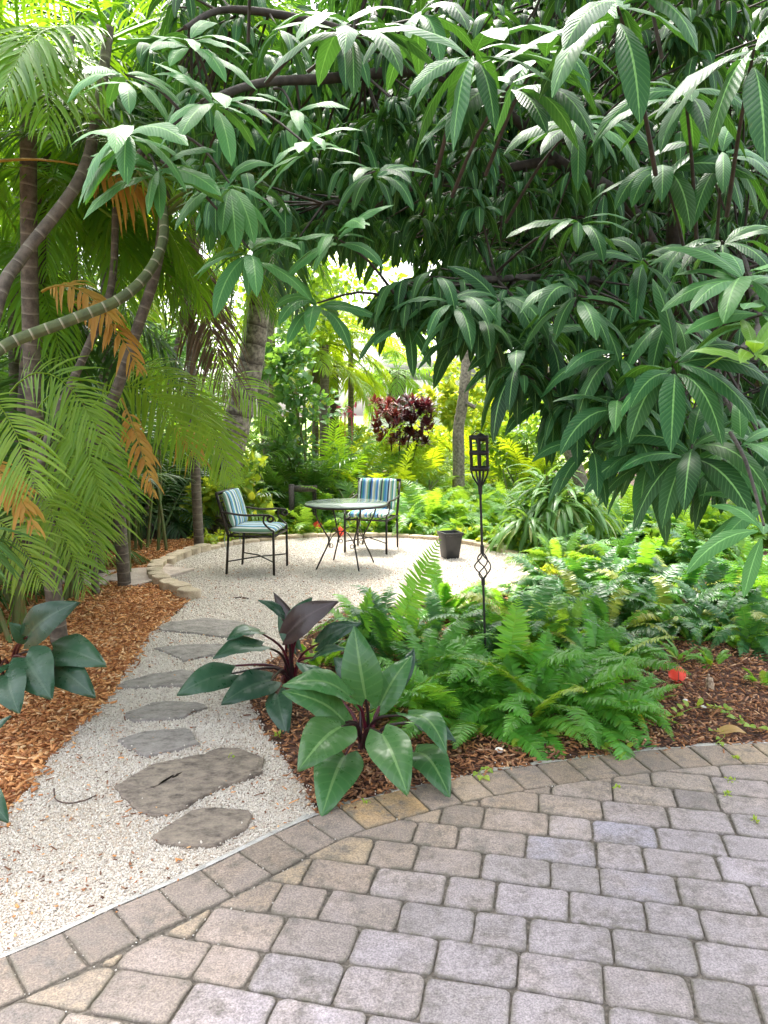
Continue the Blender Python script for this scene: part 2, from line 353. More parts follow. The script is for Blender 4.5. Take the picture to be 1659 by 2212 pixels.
def inside(pts,x,y):
    px=A([p[0] for p in pts]);py=A([p[1] for p in pts]); c=np.zeros(np.shape(x),bool); j=len(px)-1
    for i in range(len(px)):
        with np.errstate(divide='ignore',invalid='ignore'):
            t=((py[i]>y)!=(py[j]>y))&(x<(px[j]-px[i])*(y-py[i])/(py[j]-py[i]+1e-12)+px[i])
        c^=t; j=i
    return c
polymesh('ground',[(-400,-20),(400,-20),(400,900),(-400,900)],0,M['soil'])
CC=Vector((-.38,8.05,0)); CR=1.93
# path outline, up one side and down the other
OUT=[G(*q) for q in [(-260,2190),(-130,2140),(0,2090),(65,2062),(130,2035),(182,2007),(230,1980),(283,1960),(335,1940),(383,1918),(430,1897),(475,1874),(520,1851),(560,1831),(600,1811),(640,1791),(680,1772),(745,1746),(835,1728),(905,1709),(975,1693),(1042,1680),(1110,1668),(1182,1658),(1255,1650),(1337,1638),(1420,1628),(1500,1622),(1580,1618),(1659,1615),(1745,1612),(1840,1611)]]
for _ in range(3): OUT=[OUT[0]]+[(OUT[i-1]+OUT[i]*2+OUT[i+1])/4 for i in range(1,len(OUT)-1)]+[OUT[-1]]
OUT=smoothpts(OUT,6)
arc=[(CC.x+(CR-.03)*math.cos(a),CC.y+(CR-.03)*math.sin(a)) for a in np.linspace(R(-88),R(228),70)]
left=[G(*q) for q in [(330,1370),(290,1430),(255,1490),(205,1545),(150,1600),(100,1650),(60,1710),(20,1760),(-40,1830),(-140,1960),(-260,2190)]]
right=[G(*q) for q in [(690,1768),(655,1700),(620,1650),(570,1580),(540,1520),(560,1450),(640,1390),(700,1350)]]
k0=min(range(len(OUT)),key=lambda i:(OUT[i]-G(690,1768)).length)
path=[(p.x,p.y) for p in left]+[(p.x,p.y) for p in OUT[:k0]]+[(p.x,p.y) for p in right]+arc
path=wig(path,.012,.06)
polymesh('gravel_path',path,.010,M['gravel'])
ml=[(p.x,p.y) for p in left]+[(-3.4,1.6),(-4.6,6),(-4.2,9.4),(-2.0,9.8)]+[(CC.x+(CR+.02)*math.cos(a),CC.y+(CR+.02)*math.sin(a)) for a in np.linspace(R(135),R(228),16)]
MULL=wig(ml,.015,.06); polymesh('mulch',MULL,.005,M['mulch_l'])
mr=[(p.x,p.y) for p in OUT[k0:]]+[(5.5,3.7),(6,8.5),(1.6,8.3)]+[(CC.x+(CR+.02)*math.cos(a),CC.y+(CR+.02)*math.sin(a)) for a in np.linspace(R(5),R(-86),14)]+[(p.x,p.y) for p in right[::-1]]
MULR=wig(mr,.008,.06)
polymesh('mulch_bed',[(p.x,p.y) for p in OUT[k0-4:]]+[(5.5,3.7),(6,8.5),(1.6,8.3),(-.38,7.5),(-1.0,5.0),(-.75,4.0),(-.6,3.3)],.005,M['mulch_r'])
lawn=[(-60,22),(60,22),(60,400),(-60,400)]
M['lawn']=stonemat('lawn_green',(.1,.2,.02),(.2,.34,.04),(.34,.46,.07),20)
polymesh('lawn',lawn,.004,M['lawn'])
# scattered pieces
def scatter(name,outline,n,fn,m,label,cat,ylim=None,bias=1.0,z=.012,jit=.03):
    xs=[p[0] for p in outline]; ys=[p[1] for p in outline]; y0,y1=min(ys),max(ys)
    if ylim: y0=max(y0,ylim[0]); y1=min(y1,ylim[1])
    N=n*4; x=rng.uniform(max(min(xs),-6),min(max(xs),6),N); y=y0+(y1-y0)*rng.uniform(0,1,N)**bias
    vis=np.abs(x)<(y*.56+.3)
    k=inside(outline,x,y)&vis; x=x[k][:n]+rng.normal(0,jit,min(n,k.sum())); y=y[k][:n]+rng.normal(0,jit,min(n,k.sum()))
    mb=MB(); fn(mb,x,y,z); o=mb.build(name,m,smooth=False); tag(o,label,cat,None,'stuff'); return o
BOX=np.array([(-1,-1,-1),(1,-1,-1),(1,1,-1),(-1,1,-1),(-1,-1,1),(1,-1,1),(1,1,1),(-1,1,1)],float)
BQ=np.array([(4,5,6,7),(0,1,5,4),(1,2,6,5),(2,3,7,6),(3,0,4,7),(0,3,2,1)])
def chunks(mb,x,y,z,sl,sw,sh,T,tilt=.35,zj=.01,taper=.5):
    N=len(x); a=rng.uniform(0,6.28,N); tx=rng.normal(0,tilt,N); ty=rng.normal(0,tilt,N)
    V=BOX[None]*np.stack([sl,sw,sh],1)[:,None,:]*rng.uniform(taper,1,(N,8,1))
    ca,sa=np.cos(a),np.sin(a)
    zz=V[:,:,2]+V[:,:,0]*tx[:,None]+V[:,:,1]*ty[:,None]
    X=V[:,:,0]*ca[:,None]-V[:,:,1]*sa[:,None]; Y=V[:,:,0]*sa[:,None]+V[:,:,1]*ca[:,None]
    V=np.stack([X+x[:,None],Y+y[:,None],zz+z+rng.uniform(0,zj,N)[:,None]],2)
    mb.add(V.reshape(-1,3),(BQ[None]+(np.arange(N)*8)[:,None,None]).reshape(-1,4),None,np.repeat(T,8,0))
def tintN(N,lo,hi,g): return np.stack([rng.uniform(lo,hi,N),np.full(N,g) if np.isscalar(g) else g,np.zeros(N),np.ones(N)],1)
def chipf(g,s=1.0):
    def f(mb,x,y,z):
        N=len(x); gg=np.clip(rng.normal(g,.18,N),0,1)
        chunks(mb,x,y,z,rng.uniform(.008,.026,N)*s,rng.uniform(.003,.007,N)*s,rng.uniform(.0015,.004,N)*s,tintN(N,0,1,gg),.3,.022)
    return f
scatter('mulch_chips',MULL,24000,chipf(.08,1.25),M['chips'],'loose orange wood chips covering the bed left of the gravel path','mulch',(1.8,10),1.2)
scatter('bark_chips',MULR,26000,chipf(.72),M['chips'],'dark reddish bark chips covering the fern bed beside the paving','mulch',(2.7,8.6),1.5)
def pebf(mb,x,y,z):
    N=len(x); s=rng.uniform(.0018,.0042,N)*np.clip(y/3.6,.8,1.3)
    chunks(mb,x,y,z,s*1.1,s*.95,s*.85,tintN(N,0,1,0),.5,.006,.6)
scatter('gravel_stones',path,170000,pebf,M['pebble'],'crushed white gravel stones covering the path and the seating circle','gravel',(1.9,10),1.7,.010,.012)
def litf(mb,x,y,z):
    N=len(x); chunks(mb,x,y,z,rng.uniform(.003,.006,N)+rng.exponential(.004,N),rng.uniform(.002,.005,N),rng.uniform(.0008,.002,N),tintN(N,.0,1,rng.choice([.1,.9],N)),.25,.01)
scatter('leaf_debris',path,1900,litf,M['chips'],'small brown leaf bits and bark flakes lying on the white gravel','leaf litter',(1.9,8),1.3,.018,.05)
# ---------------------------------------------------------------- paving
def clip(poly,p,n):
    """keep the side of the line where (x-p).n <= 0"""
    o=[]
    for i in range(len(poly)):
        a=poly[i];b=poly[(i+1)%len(poly)]; da=(a[0]-p[0])*n[0]+(a[1]-p[1])*n[1]; db=(b[0]-p[0])*n[0]+(b[1]-p[1])*n[1]
        if da<=0:o.append(a)
        if (da<0<db)or(db<0<da):
            t=da/(da-db);o.append((a[0]+(b[0]-a[0])*t,a[1]+(b[1]-a[1])*t))
    return o
def inset(poly,d):
    q=poly
    for i in range(len(poly)):
        a=poly[i];b=poly[(i+1)%len(poly)]; e=Vector((b[0]-a[0],b[1]-a[1]))
        if e.length<1e-6: continue
        e.normalize(); n=(e.y,-e.x)
        q=clip(q,(a[0]-n[0]*d,a[1]-n[1]*d),n)
        if len(q)<3: return []
    return q
def rounded(poly,r,jit=.0):
    o=[];n=len(poly)
    for i in range(n):
        a=Vector(poly[i-1]);b=Vector(poly[i]);c=Vector(poly[(i+1)%n])
        la=(a-b).length;lc=(c-b).length; ra=min(r*U(.7,1.5),la*.42,lc*.42)
        p=b+(a-b).normalized()*ra;q=b+(c-b).normalized()*ra
        for t in (0,.33,.67,1):
            z=(1-t)**2*p+2*t*(1-t)*b+t*t*q; o.append((z.x+U(-jit,jit),z.y+U(-jit,jit)))
        # wobble along edge
        m=max(1,int((q-c).length/.035)); 
        nx=c+(Vector(poly[i])-c).normalized()*min(r,lc*.42)
        for k in range(1,m):
            z=q.lerp(nx,k/m); o.append((z.x+U(-jit,jit),z.y+U(-jit,jit)))
    return o
def paver(mb,poly,tint,top=.03,r=.014,jit=.0019,gap=.0038,tilt=.007):
    if len(poly)<3: return
    if area(poly)<0: poly=poly[::-1]
    poly=inset(poly,gap)
    if len(poly)<3 or abs(area(poly))<.0005: return
    # drop tiny edges
    pp=[p for i,p in enumerate(poly) if (Vector(p)-Vector(poly[i-1])).length>.006]
    if len(pp)<3: return
    ring=rounded(pp,r,jit); c=Vector((sum(p[0] for p in ring)/len(ring),sum(p[1] for p in ring)/len(ring)))
    top+=U(-.002,.002); tx,ty=U(-tilt,tilt),U(-tilt,tilt)
    def lev(sh,z):
        o=[]
        for p in ring:
            v=Vector(p); d=(c-v); l=d.length; v=v+d/l*min(sh,l*.5)
            o.append((v.x,v.y,z+(v.x-c.x)*tx+(v.y-c.y)*ty))
        return o
    L=[lev(0,top-.03),lev(0,top-.007),lev(.002,top-.003),lev(.0055,top-.0007),lev(.016,top)]
    n=len(ring)
    for k in range(4):
        V=L[k]+L[k+1]
        T=[(tint[0],tint[1],1 if k<3 else .6,1)]*n+[(tint[0],tint[1],1 if k<2 else (.6 if k==2 else 0),1)]*n
        mb.add(np.array(V),[(i,(i+1)%n,n+(i+1)%n,n+i) for i in range(n)],None,np.array(T,float))
    mb.poly(L[4],[list(range(n))],T=(tint[0],tint[1],0,1))
# resample the outer curve at paver spacing
def resample(pts,step):
    o=[pts[0]];acc=0
    for a,b in zip(pts,pts[1:]):
        l=(b-a).length;
        while acc+l>=step:
            t=(step-acc)/l; a=a.lerp(b,t); o.append(a); l=(b-a).length; acc=0
        acc+=l
    return o
cur=resample(OUT,.158)
def tans(c,i): return (c[min(i+1,len(c)-1)]-c[max(i-1,0)]).normalized()
BW=.205
inn=[]
for i,p in enumerate(cur):
    t=tans(cur,i); inn.append(p+Vector((t.y,-t.x,0))*BW)
pav=MB()
for i in range(len(cur)-1):
    q=[(cur[i].x,cur[i].y),(inn[i].x,inn[i].y),(inn[i+1].x,inn[i+1].y),(cur[i+1].x,cur[i+1].y)]
    x=cur[i].x
    warm=.75+.2*min(1,max(0,(x+.2)/1.0)) + U(-.15,.15)
    tt=U(.05,.6) if x<-.2 else U(.2,.75)
    if abs(x+.12)<.09: warm,tt=1.15,1.0
    paver(pav,q,(tt,warm),r=.005,gap=.003)
halfs=[(inn[i],(lambda t:(-t.y,t.x))(tans(inn,i))) for i in range(len(inn))]
rot=R(-12.5); ux=Vector((math.cos(rot),math.sin(rot))); uy=Vector((-ux.y,ux.x)); org=Vector((.58,2.72))
rh=.163
for r_ in range(-16,10):
    s=-3.2+U(0,.2)
    rowj=[0]
    last=0
    while s<4.2:
        w=random.choice([.165,.235,.235,.25]) if last!=.165 else random.choice([.235,.25])
        last=w
        y0=r_*rh; y1=y0+rh
        def bow(s_): return .004*math.sin(s_*5+r_*2)
        q=[(s,y0+bow(s)),(s+w,y0+bow(s+w)),(s+w+U(-.004,.004),y1+bow(s+w+.3)),(s+U(-.004,.004),y1+bow(s+.3))]
        P4=[tuple(org+ux*a+uy*b) for a,b in q]; s+=w
        cx=sum(p[0] for p in P4)/4; cy=sum(p[1] for p in P4)/4
        if cy<1.35 or abs(cx)>cy*.62+.5: continue
        near=99
        for hp,hn in halfs:
            if (Vector((cx,cy,0))-hp).length<.36: P4=clip(P4,(hp.x-hn[0]*.001,hp.y-hn[1]*.001),hn)
            if len(P4)<3: break
            near=min(near,-((cx-hp.x)*hn[0]+(cy-hp.y)*hn[1]))
        if len(P4)<3: continue
        if any((cx-hp.x)*hn[0]+(cy-hp.y)*hn[1]>.25 for hp,hn in halfs): continue
        warm=max(0,.7-near*1.5)+U(-.1,.2)
        tt=random.choice([.08,.3,.4,.45,.5,.55,.6,.65,.7,.75,.85,.4,.5,.6,.95]); tt=min(tt,.8) if warm>.2 else tt 
        paver(pav,P4,(tt,max(0,warm)),r=.02,gap=.0032)
po=pav.build('paving',M['paver']); po['kind']='structure'
base=[(p.x,p.y) for p in OUT]+[(5,1),(-3,1)]
polymesh('paving_bed',base,.021,M['joint'])
# concrete edge strip outside the border course
ks=MB(); oo=OUT
for i in range(len(oo)-1):
    t=tans(oo,i);t2=tans(oo,i+1); wd=.03 if i<k0-6 else .03+.012*math.sin(i*.7)
    n1=Vector((-t.y,t.x,0));n2=Vector((-t2.y,t2.x,0))
    a,b=oo[i]+n1*.002,oo[i+1]+n2*.002; c_,d_=oo[i+1]+n2*wd,oo[i]+n1*wd
    z=.024; ks.poly([(a.x,a.y,z),(b.x,b.y,z),(c_.x,c_.y,z-.004),(d_.x,d_.y,z-.004),(c_.x,c_.y,0),(d_.x,d_.y,0)],[[0,1,2,3],[3,2,4,5]])
kk=ks.build('kerb_strip',M['concrete'],smooth=False); kk['kind']='structure'
# white grit washed into the joints beside the gravel
mbj=MB(); idx=rng.integers(0,len(OUT)-1,900); xs_=A([OUT[i].x for i in idx]); ys_=A([OUT[i].y for i in idx]); of=rng.uniform(.0,.42,900)**1.3
xs_=xs_+of*.55+rng.normal(0,.05,900); ys_=ys_-of*.8+rng.normal(0,.05,900); kk_=xs_<.9
xs_,ys_=xs_[kk_],ys_[kk_]; chunks(mbj,xs_,ys_,.0225,np.full(len(xs_),.0028),np.full(len(xs_),.0024),np.full(len(xs_),.002),tintN(len(xs_),.3,1,0),.4,.003)
tag(mbj.build('joint_grit',M['pebble'],smooth=False),'white gravel grit fallen into the paver joints by the path','grit',None,'stuff')
# ---------------------------------------------------------------- stepping stones, flagstones, edging
def slab(name,pts,th,m,label,cat,group,z=.012,jit=.008,step=.05):
    pts=[(p[0],p[1]) for p in pts]
    if area(pts)<0: pts=pts[::-1]
    r=wig(pts,jit,step); c=Vector((sum(p[0] for p in r)/len(r),sum(p[1] for p in r)/len(r)))
    mb=MB(); n=len(r)
    def lev(f,zz,j=0): return [(c.x+(p[0]-c.x)*f,c.y+(p[1]-c.y)*f,zz+U(-j,j)) for p in r]
    L=[lev(1.0,0),lev(1.005,z+th*.6,.002),lev(.985,z+th,.0015),lev(.93,z+th+.001,.0012),lev(.6,z+th+.002,.0015),lev(.25,z+th+.002,.001)]
    for k in range(len(L)-1): mb.add(np.array(L[k]+L[k+1]),[(i,(i+1)%n,n+(i+1)%n,n+i) for i in range(n)])
    mb.poly(L[-1],[list(range(n))])
    o=mb.build(name,m,origin=(c.x,c.y,0),smooth=False); return tag(o,label,cat,group)
st=[([(340,1362),(370,1350),(440,1342),(510,1348),(560,1365),(545,1378),(490,1384),(420,1374),(350,1369)],'slate','pale flat slate stepping stone nearest the seating circle'),
([(335,1407),(400,1400),(470,1398),(520,1405),(500,1415),(440,1425),(400,1434),(370,1420)],'slate','narrow ragged slate stepping stone, second from the seating circle'),
([(255,1494),(265,1482),(330,1465),(395,1455),(420,1460),(450,1478),(400,1488),(330,1492)],'slate','grey slate stepping stone with its end under the dark philodendron leaves'),
([(270,1556),(272,1549),(330,1528),(385,1524),(440,1530),(447,1536),(415,1548),(395,1560),(345,1563),(290,1567)],'slate','smooth grey pointed oval stepping stone in the middle of the path'),
([(253,1608),(310,1590),(400,1584),(412,1590),(430,1615),(360,1634),(315,1643),(260,1612)],'slate','four sided smooth slate stepping stone just above the largest stone'),
([(245,1710),(260,1702),(320,1670),(325,1663),(440,1640),(480,1625),(520,1628),(568,1650),(565,1680),(530,1695),(470,1715),(390,1760),(345,1775),(300,1762),(265,1732)],'slate_brown','largest stepping stone, brown rough layered slate with split edges'),
([(329,1820),(380,1785),(410,1765),(440,1757),(540,1762),(545,1775),(530,1800),(470,1838),(400,1842),(350,1833)],'slate_brown','brown stepping stone closest to the paved patio border')]
sx=[];sy=[]
for pts,m,lab in st:
    gp=[G(*p) for p in pts]; c0=sum(gp,Vector())/len(gp)
    for a_,b2 in zip(gp,gp[1:]+gp[:1]):
        for _ in range(int((b2-a_).length*12)):
            q=a_.lerp(b2,random.random()); q=q+(c0-q)*random.gauss(0,.06); sx.append(q.x+U(-.008,.008)); sy.append(q.y+U(-.008,.008))
mbj=MB(); nn_=len(sx); chunks(mbj,A(sx),A(sy),.027,rng.uniform(.0025,.005,nn_),rng.uniform(.002,.004,nn_),rng.uniform(.002,.004,nn_),tintN(nn_,.1,1,0),.5,.004,.6)
tag(mbj.build('edge_gravel',M['pebble'],smooth=False),'white gravel stones pushed up against the stepping stones','gravel',None,'stuff')
for pts,m,lab in st: slab('stepping_stone',[G(*p) for p in pts],.016,M[m],lab,'stepping stone','slate stepping stones set in the gravel path')
big=[o for o in COL.objects if o.get('label','').startswith('largest stepping stone')][0]
o=slab('raised_layer',[G(*p) for p in [(262,1703),(320,1672),(440,1643),(520,1631),(563,1653),(556,1676),(500,1692),(455,1690),(400,1704),(350,1700),(335,1716),(285,1722)]],.009,M['slate_brown'],'','',None,.024,.007,.04)
for k_ in ('label','category'): del o[k_]
o.parent=big; o.location=o.location-big.location
for pts,lab in [([(345,1231),(420,1236),(400,1242),(330,1262),(235,1262),(215,1258),(262,1243),(280,1237)],'large sandy pink flagstone leading to the edging stones'),
 ([(165,1245),(250,1239),(215,1257),(180,1263),(120,1268),(110,1255)],'pink flagstone half covered by the drooping palm frond'),
 ([(265,1264),(300,1260),(330,1264),(290,1272),(262,1272)],'small pale flagstone chip in front of the large pink flagstone'),
 ([(180,1266),(240,1260),(230,1270),(190,1273)],'small pale flagstone piece at the front left of the flagstone walk'),
 ([(325,1229),(350,1224),(375,1228),(350,1234)],'small pale flagstone piece against the back of the edging curve')]:
    slab('flagstone',[G(*p) for p in pts],.012,M['slab'],lab,'flagstone','flagstones of the small side walk',z=.03)
ORD='first second third fourth fifth sixth seventh eighth ninth tenth eleventh twelfth thirteenth fourteenth fifteenth sixteenth seventeenth eighteenth nineteenth twentieth'.split()
def ordn(k):
    if k<20: return ORD[k]
    t=['twenty','thirty','forty','fifty','sixty'][ (k+1)//10-2]; u=(k+1)%10
    return {20:'twentieth',30:'thirtieth',40:'fortieth',50:'fiftieth',60:'sixtieth'}[k+1] if u==0 else t+' '+ORD[u-1]
def edging(a,k,w,h=.075,d=.115,off=0):
    c=CC+Vector((math.cos(a),math.sin(a),0))*(CR+off)
    u=Vector((-math.sin(a),math.cos(a),0)); v=Vector((math.cos(a),math.sin(a),0))
    hw=w/2
    out=[(-hw*1.0,-d*.35),(-hw*.82,-d/2),(hw*.82,-d/2),(hw*1.0,-d*.35),(hw*1.02,d*.1),(hw*.6,d/2),(-hw*.6,d/2),(-hw*1.02,d*.1)]
    def L(f,z): return [tuple(c+u*(x*f)+v*(y*f)+Vector((0,0,z+U(-.001,.001)))) for x,y in out]
    lv=[L(1,0),L(1,h-.008),L(.95,h),L(.5,h+.001)]; mb=MB(); n=8
    for q in range(3): mb.add(np.array(lv[q]+lv[q+1]),[(i,(i+1)%n,n+(i+1)%n,n+i) for i in range(n)])
    mb.poly(lv[3],[list(range(n))])
    o=mb.build('edging_stone',M['edging'],origin=tuple(c),smooth=False)
    return o
k=0; a=R(228)
while a>R(-80):
    w=U(.185,.215); off=.05*max(0,math.sin((R(228)-a)*2.2)) if a>R(180) else 0
    o=edging(a,k,w,U(.085,.1) if a>R(150) else U(.05,.065),d=.15 if a>R(150) else .12,off=off if k else .06)
    o.rotation_euler=(0,0,0)
    tag(o,'tan edging block, %s clockwise round the circle from the path end'%ordn(k),'edging stone','edging stones round the gravel seating circle')
    a-=(w+.006)/(CR+.02); k+=1
# ---------------------------------------------------------------- foliage generators
MANGO=A([.12,.5,.82,.98,1,.93,.78,.5,.04])
def rosette(mb,c,L,n,axis=None,up=.35,bend=1.6,tint=(0,1),yel=0,droop=0):
    c=A(c); az=np.linspace(0,2*PI,n,endpoint=False)+rng.uniform(0,6.28)+rng.normal(0,.22,n)
    el=rng.uniform(-.45,.6,n)+up-droop
    D=np.stack([np.cos(az)*np.cos(el),np.sin(az)*np.cos(el),np.sin(el)],1)
    S=np.stack([-np.sin(az),np.cos(az),rng.normal(0,.28,n)],1)
    if axis is not None:
        q=A(Vector((0,0,1)).rotation_difference(Vector(axis)).to_matrix()); D=D@q.T; S=S@q.T
    T=np.stack([rng.uniform(tint[0],tint[1],n),np.clip(rng.normal(yel,.06,n),0,1),rng.uniform(0,1,n),np.ones(n)],1)
    Ls=L*rng.uniform(.5 if axis is None else .72,1.12,n)
    p0=c[None]+D*.012+np.stack([np.zeros(n),np.zeros(n),rng.uniform(-.05,.01,n)*L*3],1)
    ribbons(mb,p0,D,S,Ls,Ls*rng.uniform(.1,.128,n),bend*rng.uniform(.6,1.35,n),MANGO,fold=.22,wave=.12,T=T)
def frondpts(base,az,el,L,bend,n=24,side=0):
    p=A(base);d=A((math.cos(az)*math.cos(el),math.sin(az)*math.cos(el),math.sin(el))); o=[p.copy()]
    sv=A((-math.sin(az),math.cos(az),0))*side
    for k in range(n):
        d=d+A((0,0,-1))*bend/n*(.4+1.2*k/n)+sv/n; d/=np.linalg.norm(d); p=p+d*L/n; o.append(p.copy())
    return np.array(o)
def frond(mb,pts,n,ll,lw,sweep=.5,vup=.3,bend=.8,start=.15,tint=(0,1),yel=0,roll=0,prof=None,tip=.25,seg=4,rach=.006,miss=0,jl=.1,basel=.55,stub=True):
    """pinnate frond along a polyline; both rows of leaflets plus the rachis ribbon"""
    pts=np.asarray(pts,float); m=len(pts)
    seg_l=np.linalg.norm(np.diff(pts,axis=0),axis=1); cum=np.concatenate([[0],np.cumsum(seg_l)]); tot=cum[-1]
    t=np.linspace(start,.995,n); s=t*tot
    pos=np.stack([np.interp(s,cum,pts[:,i]) for i in range(3)],1)
    pos2=np.stack([np.interp(np.minimum(s+.01*tot,tot),cum,pts[:,i]) for i in range(3)],1); pos1=np.stack([np.interp(s-.01*tot,cum,pts[:,i]) for i in range(3)],1)
    tg=nrm(pos2-pos1)
    upv=A((0,0,1.)); h=tg[:,:2].mean(0)
    sd=np.cross(tg,upv); bad=np.linalg.norm(sd,axis=1)<.25
    fb=np.cross(A([h[0],h[1],0.0001]),upv); fb/=max(np.linalg.norm(fb),1e-6)
    sd=np.where(bad[:,None],fb[None],sd); sd=nrm(sd)
    sd=np.where((sd@fb)[:,None]<0,-sd,sd)
    nn=np.cross(sd,tg)
    if roll: c_,s_=math.cos(roll),math.sin(roll); sd,nn=sd*c_+nn*s_,nn*c_-sd*s_
    tt=(t-start)/(1-start)
    lp=np.minimum(basel+(1-basel)*np.minimum(tt/.25,1),1)*np.where(tt>.6,1-(1-tip)*((tt-.6)/.4)**1.4,1)
    for sg in (-1,1):
        keep=rng.uniform(0,1,n)>miss; q=keep.sum()
        sw=sweep+tt*.55+rng.normal(0,.07,n)
        D=(sd*sg)*np.cos(sw)[:,None]+tg*np.sin(sw)[:,None]+nn*(vup+rng.normal(0,.1,n))[:,None]
        S=np.cross(nrm(D),nn+rng.normal(0,.15,(n,3)))*1.0
        T=np.stack([np.clip(rng.uniform(tint[0],tint[1])+rng.normal(0,.12,n),0,1),np.clip(yel+rng.normal(0,.05,n),0,1),np.zeros(n),np.ones(n)],1)
        LL=ll*lp*(1+rng.normal(0,jl,n)*.7)
        ribbons(mb,pos[keep],D[keep],S[keep],np.maximum(LL,.005)[keep],(lw*np.clip(lp,.4,1))[keep],(bend*rng.uniform(.7,1.3,n))[keep],
                prof if prof is not None else PALMP,fold=.25,T=T[keep])
    if rach:
        k=min(10,m); idx=np.linspace(0,m-1,k).astype(int)
        tube(mb,[tuple(pts[i]) for i in idx],[rach*(1-.8*j/(k-1)) for j in range(k)],4,False,T=(.9,min(1,yel+.25),0,1))
PALMP=A([.35,1,.9,.6,.05]); FERNP=A([.8,1,.75,.1]); FERNP2=A([.9,.9,.08])
OVAL=A([.1,.75,1,.85,.5,.03]); HEART=A([.6,1,.95,.7,.35,.02]); STRAP=A([.4,.8,1,1,.9,.6,.05])
def leafcloud(mb,c,rad,n,L,wr=.4,bend=.6,prof=OVAL,tint=(0,1),yel=.0,shell=.45,upb=.3,dirout=.7,lobes=5):
    """leaves through an uneven lumpy volume"""
    c=A(c);rad=A(rad)
    lc=nrm(rng.normal(0,1,(lobes,3)))*rng.uniform(.3,.75,(lobes,1)); lr=rng.uniform(.35,.6,lobes)
    i=rng.integers(0,lobes,n); d=nrm(rng.normal(0,1,(n,3)))
    q=lc[i]+d*(lr[i]*rng.uniform(shell,1,n)**.6)[:,None]
    p=c+q*rad
    D=nrm(d*dirout+rng.normal(0,.5,(n,3))+A((0,0,upb)))
    S=np.cross(D,A((0,0,1.))+rng.normal(0,.5,(n,3)))
    Ls=L*rng.uniform(.6,1.2,n)
    T=np.stack([rng.uniform(tint[0],tint[1],n),np.where(rng.uniform(0,1,n)<yel,rng.uniform(.4,1,n),0),np.zeros(n),np.ones(n)],1)
    ribbons(mb,p,D,S,Ls,Ls*wr*.5,bend*rng.uniform(.4,1.5,n),prof,fold=.2,T=T)
# ---------------------------------------------------------------- mango tree
random.seed(99)
MT=Vector((3.5,5.7,0))
mango=empty('mango_tree',MT,'large mango tree with long drooping glossy leaves overhanging from the right','tree')
tb=MB()
def limb(pts,r0,r1,mb=tb):
    pp=smoothpts(pts,6); n=len(pp); tube(mb,pp,[r0+(r1-r0)*i/(n-1) for i in range(n)],9)
limb([MT,(3.4,5.5,.6),(3.0,5.1,1.3),(2.3,4.7,1.9)],.17,.12)
tr=tb.build('trunk',M['bark'],mango,MT)
bb=MB()
J=Vector((2.3,4.7,1.9))
limbs=[[J,P(1440,640,4.3),P(1400,520,4.0),P(1330,420,3.8),P(1200,345,3.5),P(1080,230,3.3),P(900,150,3.2)],
 [J,P(1480,600,4.4),P(1460,430,4.2),P(1500,200,4.0),P(1480,-100,4.0)],
 [P(1440,700,4.4),P(1330,620,3.6),P(1180,600,3.2),P(1000,610,2.9),P(860,640,2.8)],
 [J,P(1600,560,3.5),P(1640,700,2.8),P(1560,780,2.4)],
 [P(1200,345,3.5),P(1000,380,3.3),P(820,420,3.1),P(700,440,3.0)],
 [P(900,150,3.2),P(700,170,3.0),P(560,180,2.8),P(430,230,2.6),P(300,330,2.5)],
 [P(900,150,3.2),P(720,60,3.1),P(500,20,3.0),P(400,60,2.8)],
 [J,P(1500,760,3.7),P(1420,860,3.1),P(1330,900,2.7)],
 [P(1500,760,3.7),P(1580,900,3.1),P(1640,1040,2.6)]]
for i,l in enumerate(limbs): limb(l,.06 if i<2 else .022,.008,bb)
nodes=[p for l in limbs for p in smoothpts(l,5)]
hand=[(1024,112,1.75,.24,13),(1100,185,1.85,.26,8),(1334,15,1.6,.26,12),(1629,105,1.7,.25,10),(1429,365,2.2,.22,10),(760,55,1.9,.24,11),(665,315,2.6,.2,10),(635,240,2.8,.2,9),
(810,370,2.7,.21,11),(275,285,2.3,.24,13),(465,212,2.35,.22,12),(410,85,2.5,.22,13),(270,160,2.6,.2,8),(540,540,2.55,.235,13),(725,513,2.6,.22,12),(685,655,2.7,.22,11),
(340,370,2.4,.24,11),(495,395,2.6,.24,11),(982,657,2.5,.23,14),(1249,638,2.35,.24,13),(1334,868,2.2,.24,12),(1459,783,2.05,.25,12),(1629,770,1.8,.18,11),(1494,968,2.1,.24,12),
(1449,690,2.3,.2,8),(1610,590,2.0,.24,12),(1560,520,2.2,.22,10),(1645,680,1.9,.22,10),(1280,960,2.4,.2,9),(1400,985,2.3,.23,11),(1600,960,2.1,.22,11),(1655,1090,2.0,.2,9),(1150,730,2.6,.24,12),
(880,700,2.7,.2,8),(1080,650,2.6,.24,12),(1200,860,2.6,.2,9),(1180,100,2.0,.24,11),(900,40,2.1,.22,10),(1480,200,2.0,.24,11),(1560,330,2.2,.24,11),(1250,260,2.3,.24,11),(1650,1135,1.7,.2,6),(1250,480,2.5,.22,11),(1390,560,2.5,.22,11),(1340,770,2.3,.24,12),(1120,800,2.7,.2,8)]
lf=MB(); lf2=MB()
